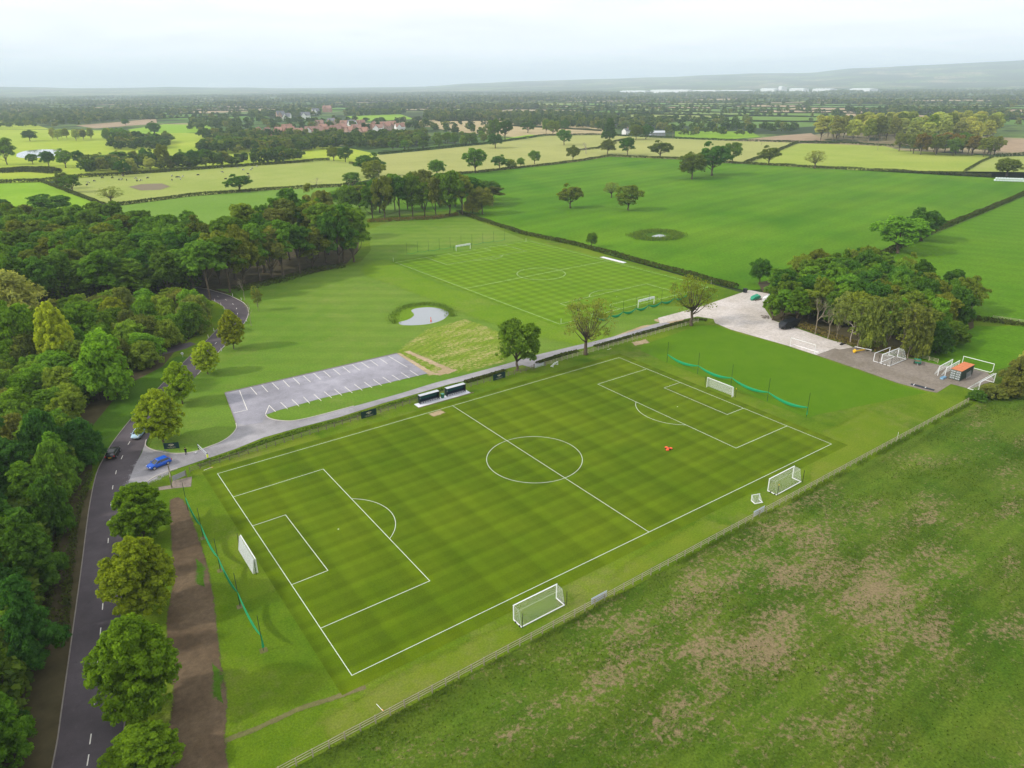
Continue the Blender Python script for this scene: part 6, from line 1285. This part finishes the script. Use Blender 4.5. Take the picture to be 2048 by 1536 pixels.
# ------------------------------------------------------------------ far countryside: fields on a jittered lattice, hedges and trees along their edges
def countryside():
    rg = np.random.default_rng(11); cell = 205.0; ca, sa = math.cos(0.35), math.sin(0.35)
    n = 72; G = np.zeros((n+1, n+1, 2))
    for i in range(n+1):
        for j in range(n+1):
            x, y = (i-n*0.32)*cell+rg.normal(0, 38), (j-n*0.30)*cell*1.1+rg.normal(0, 38); G[i, j] = (CX+x*ca-y*sa, CY+x*sa+y*ca)
    def info(p):
        d = np.array([p[0]-CX, p[1]-CY]); r = np.hypot(*d); a = math.atan2(d[0], d[1])-YAW
        return r, (a+math.pi) % (2*math.pi)-math.pi
    def free(p, v=258):
        r, a = info(p)
        if abs(a) > 0.95 or r > 7800: return False
        if r < 700: return False
        u, w = px((p[0], p[1], 0))
        if -250 < u < 2300:
            if w > v: return False
            if 480 < u < 850 and w > 222: return False
            if u > 1600 and w > 250: return False
            if u < 480 and w > 240: return False
            if 1180 < u < 1420 and w > 250: return False
        elif r < 900: return False
        return True
    cols = [(0.085, 0.165, 0.020), (0.12, 0.20, 0.03), (0.15, 0.21, 0.045), (0.10, 0.175, 0.03), (0.20, 0.24, 0.06), (0.28, 0.235, 0.13), (0.33, 0.25, 0.15), (0.09, 0.18, 0.02)]
    vs = []; fs = []; fc = []; T = []; H = []
    for i in range(n):
        for j in range(n):
            q = [G[i, j], G[i+1, j], G[i+1, j+1], G[i, j+1]]; c = sum(q)/4; r, a = info(c)
            if abs(a) > 0.98 or r > 7800 or r < 500: continue
            wood = rg.random() < (0.12 if r < 2500 else 0.10)
            if free(c, 262):
                b = len(vs); vs += [(p[0], p[1], -0.30) for p in q]; fs.append((b, b+1, b+2, b+3)); k = cols[rg.integers(0, len(cols))]; fc.append((0.03, 0.04, 0.015) if wood else k)
                if wood:
                    for _ in range(int(150 if r < 3500 else 80)):
                        s, t = rg.random(2); p = (q[0]*(1-s)+q[1]*s)*(1-t)+(q[3]*(1-s)+q[2]*s)*t
                        if free(p): T.append((p[0], p[1], rg.uniform(9, 16), rg.uniform(4.5, 7.5)))
            for (p0, p1) in ((q[0], q[1]), (q[0], q[3])):
                if rg.random() < 0.1: continue
                L = np.hypot(*(p1-p0)); dens = rg.choice([0.25, 0.5, 0.8, 0.95] if info(p0)[0] < 2200 else [0.12, 0.3, 0.5, 0.85]); pos = 0
                m0 = (p0+p1)/2
                if info(m0)[0] < 4500 and free(m0): H.append((p0, p1))
                while pos < L:
                    p = p0+(p1-p0)*pos/L+rg.normal(0, 2, 2); pos += rg.uniform(7, 16)
                    if rg.random() < dens and free(p): T.append((p[0], p[1], rg.uniform(6, 14)*(1 if rg.random() < .8 else .6), rg.uniform(3.5, 7.0)))
            for _ in range(rg.integers(0, 4)):
                s, t = rg.random(2); p = (q[0]*(1-s)+q[1]*s)*(1-t)+(q[3]*(1-s)+q[2]*s)*t
                if free(p): T.append((p[0], p[1], rg.uniform(9, 14), rg.uniform(5, 7)))
    # hand-placed dark woods seen at the left and behind the village
    for (pts, d, n_) in (([(-200,262),(0,258),(150,252),(240,244),(330,236),(320,222),(150,222),(-200,228)], 15, 2600), ([(500,238),(640,232),(640,224),(500,226)], 13, 900), ([(690,233),(810,229),(812,224),(690,226)], 12, 900), ([(850,232),(1140,247),(1500,256),(1500,246),(1140,232),(860,224)], 26, 1500), ([(1180,262),(1330,262),(1340,250),(1190,250)], 17, 400), ([(380,262),(480,262),(480,240),(380,240)], 18, 600), ([(1330,272),(1450,276),(1600,264),(1600,256),(1340,260)], 22, 900), ([(810,262),(985,275),(985,262),(830,252)], 26, 500), ([(490,262),(850,262),(850,243),(490,243)], 24, 500), ([(500,282),(850,282),(850,274),(500,275)], 14, 700), ([(400,310),(510,307),(640,300),(760,296),(860,288),(850,278),(640,283),(500,290),(400,294)], 10, 1600), ([(175,350),(300,344),(430,335),(600,324),(600,320),(430,330),(240,338),(175,340)], 9, 900), ([(225,300),(345,297),(345,282),(225,281)], 10, 500), ([(400,282),(520,284),(520,272),(400,270)], 12, 500)):
        for p in scatter(pts, d, n_, len(pts)*7+n_): T.append((p[0], p[1], rg.uniform(8, 14), rg.uniform(5, 7.5)))
    m = MB(); m.add(vs, fs); me = m.mesh('distant_fields', []) if False else None
    me = bpy.data.meshes.new('distant_fields'); me.from_pydata(vs, [], fs)
    ca_ = me.color_attributes.new('field_colour', 'FLOAT_COLOR', 'CORNER'); ca_.data.foreach_set('color', np.repeat(np.array([c+(1,) for c in fc], np.float32), 4, axis=0).ravel())
    t = NT('distant_field_patchwork'); at_ = t.N.new('ShaderNodeAttribute'); at_.attribute_name = 'field_colour'; p = t.pos()
    me.materials.append(t.set(t.mulv(at_.outputs['Color'], t.rng(t.noise(p, 0.02, 4, 0.6), 0.3, 0.7, 0.82, 1.18)), 0.95, 0, 0.05)); struct(mobj('distant_fields', me))
    # hedges: one bushy strip mesh
    m = MB()
    for (p0, p1) in H:
        L = np.hypot(*(p1-p0)); k = max(2, int(L/14)); pts = [(*(p0+(p1-p0)*f/k+rg.normal(0, .5, 2)), 0.7) for f in range(k+1)]; m.loft(pts, [(rg.uniform(1.4, 2.4), rg.uniform(1.0, 2.2)) for _ in pts], 5)
    h = m.build('distant_hedges', M['hedge_far']); stuff(h, 'dark hedges dividing the distant fields')
    # trees: instanced on points
    T = np.array(T); N_ = len(T); print('distant trees', N_)
    srcs = []
    for k, (kind, sd) in enumerate((('oak', 51), ('forest', 52), ('shrub', 53))):
        r2 = np.random.default_rng(sd); lob = envelope(kind, r2, 10.0, 5.0, 1.6, 13); Pp, Nn, tone = cloud(r2, lob, 520, 0.5, 0.1, 0.3, sub=5); me = leafmesh('distant_crown_'+kind, Pp, Nn, 1.35*(0.6+0.8*r2.random(520)), tone, M['leaf_far'], 1.3, sd)
        u, v = ((1480, 262), (1420, 258), (1390, 268))[k]; P = at(u, v); o = thing('hedgerow_tree', ['round hedgerow tree beyond the pasture, right of the barn', 'small hedgerow tree beyond the pasture near the barn', 'low bushy tree just right of the barn'][k], 'tree', P); o.scale = (1.2, 1.2, 1.1)
        c = mobj('crown', me, o); tk = MB(); tk.loft([(0, 0, -.3), (0, 0, 2), (0, 0, 5)], [.5, .35, .1], 6); tk.build('trunk', M['bark'], o); srcs.append(c)
    pm = bpy.data.meshes.new('distant_trees'); pm.from_pydata([(x, y, -0.3) for x, y, _, _ in T], [], [])
    for nm, dat in (('sxy', T[:, 3]/5.0), ('sz', T[:, 2]/10.0), ('rot', rg.random(N_)*6.28)): a_ = pm.attributes.new(nm, 'FLOAT', 'POINT'); a_.data.foreach_set('value', dat.astype(np.float32))
    a_ = pm.attributes.new('pick', 'INT', 'POINT'); a_.data.foreach_set('value', rg.integers(0, 3, N_).astype(np.int32))
    ob = mobj('distant_trees', pm); stuff(ob, 'mass of dark trees across the distant countryside')
    ng = bpy.data.node_groups.new('plant_distant_trees', 'GeometryNodeTree'); ng.interface.new_socket('Geometry', in_out='INPUT', socket_type='NodeSocketGeometry'); ng.interface.new_socket('Geometry', in_out='OUTPUT', socket_type='NodeSocketGeometry')
    NN, LL = ng.nodes, ng.links; gi = NN.new('NodeGroupInput'); go = NN.new('NodeGroupOutput'); join = NN.new('GeometryNodeJoinGeometry')
    def named(nm, ty='FLOAT'): q = NN.new('GeometryNodeInputNamedAttribute'); q.data_type = ty; q.inputs[0].default_value = nm; return q.outputs[0]
    sc_ = NN.new('ShaderNodeCombineXYZ'); LL.new(named('sxy'), sc_.inputs[0]); LL.new(named('sxy'), sc_.inputs[1]); LL.new(named('sz'), sc_.inputs[2]); ro = NN.new('ShaderNodeCombineXYZ'); LL.new(named('rot'), ro.inputs[2])
    for k, s in enumerate(srcs):
        oi = NN.new('GeometryNodeObjectInfo'); oi.inputs[0].default_value = s; oi.inputs['As Instance'].default_value = True; oi.transform_space = 'ORIGINAL'
        cmp = NN.new('FunctionNodeCompare'); cmp.data_type = 'INT'; cmp.operation = 'EQUAL'; LL.new(named('pick', 'INT'), cmp.inputs[2]); cmp.inputs[3].default_value = k
        ip = NN.new('GeometryNodeInstanceOnPoints'); LL.new(gi.outputs[0], ip.inputs['Points']); LL.new(cmp.outputs[0], ip.inputs['Selection']); LL.new(oi.outputs['Geometry'], ip.inputs['Instance']); LL.new(ro.outputs[0], ip.inputs['Rotation']); LL.new(sc_.outputs[0], ip.inputs['Scale']); LL.new(ip.outputs[0], join.inputs[0])
    LL.new(join.outputs[0], go.inputs[0]); md = ob.modifiers.new('plant', 'NODES'); md.node_group = ng
countryside()

# ------------------------------------------------------------------ haze
hz = MB().box(CX-42000, CX+42000, CY-42000, CY+42000, -8, 560).build('haze', None); hz.data.materials.clear()
hm = bpy.data.materials.new('haze_air'); hm.use_nodes = True; hn = hm.node_tree.nodes; hn.remove(next(n for n in hn if n.type == 'BSDF_PRINCIPLED'))
pv = hn.new('ShaderNodeVolumePrincipled'); pv.inputs['Color'].default_value = (0.76, 0.87, 1.0, 1); pv.inputs['Density'].default_value = 0.00011; pv.inputs['Anisotropy'].default_value = 0.0
hm.node_tree.links.new(pv.outputs[0], next(n for n in hn if n.type == 'OUTPUT_MATERIAL').inputs['Volume']); hz.data.materials.append(hm); stuff(hz, 'pale blue haze over the distant countryside')
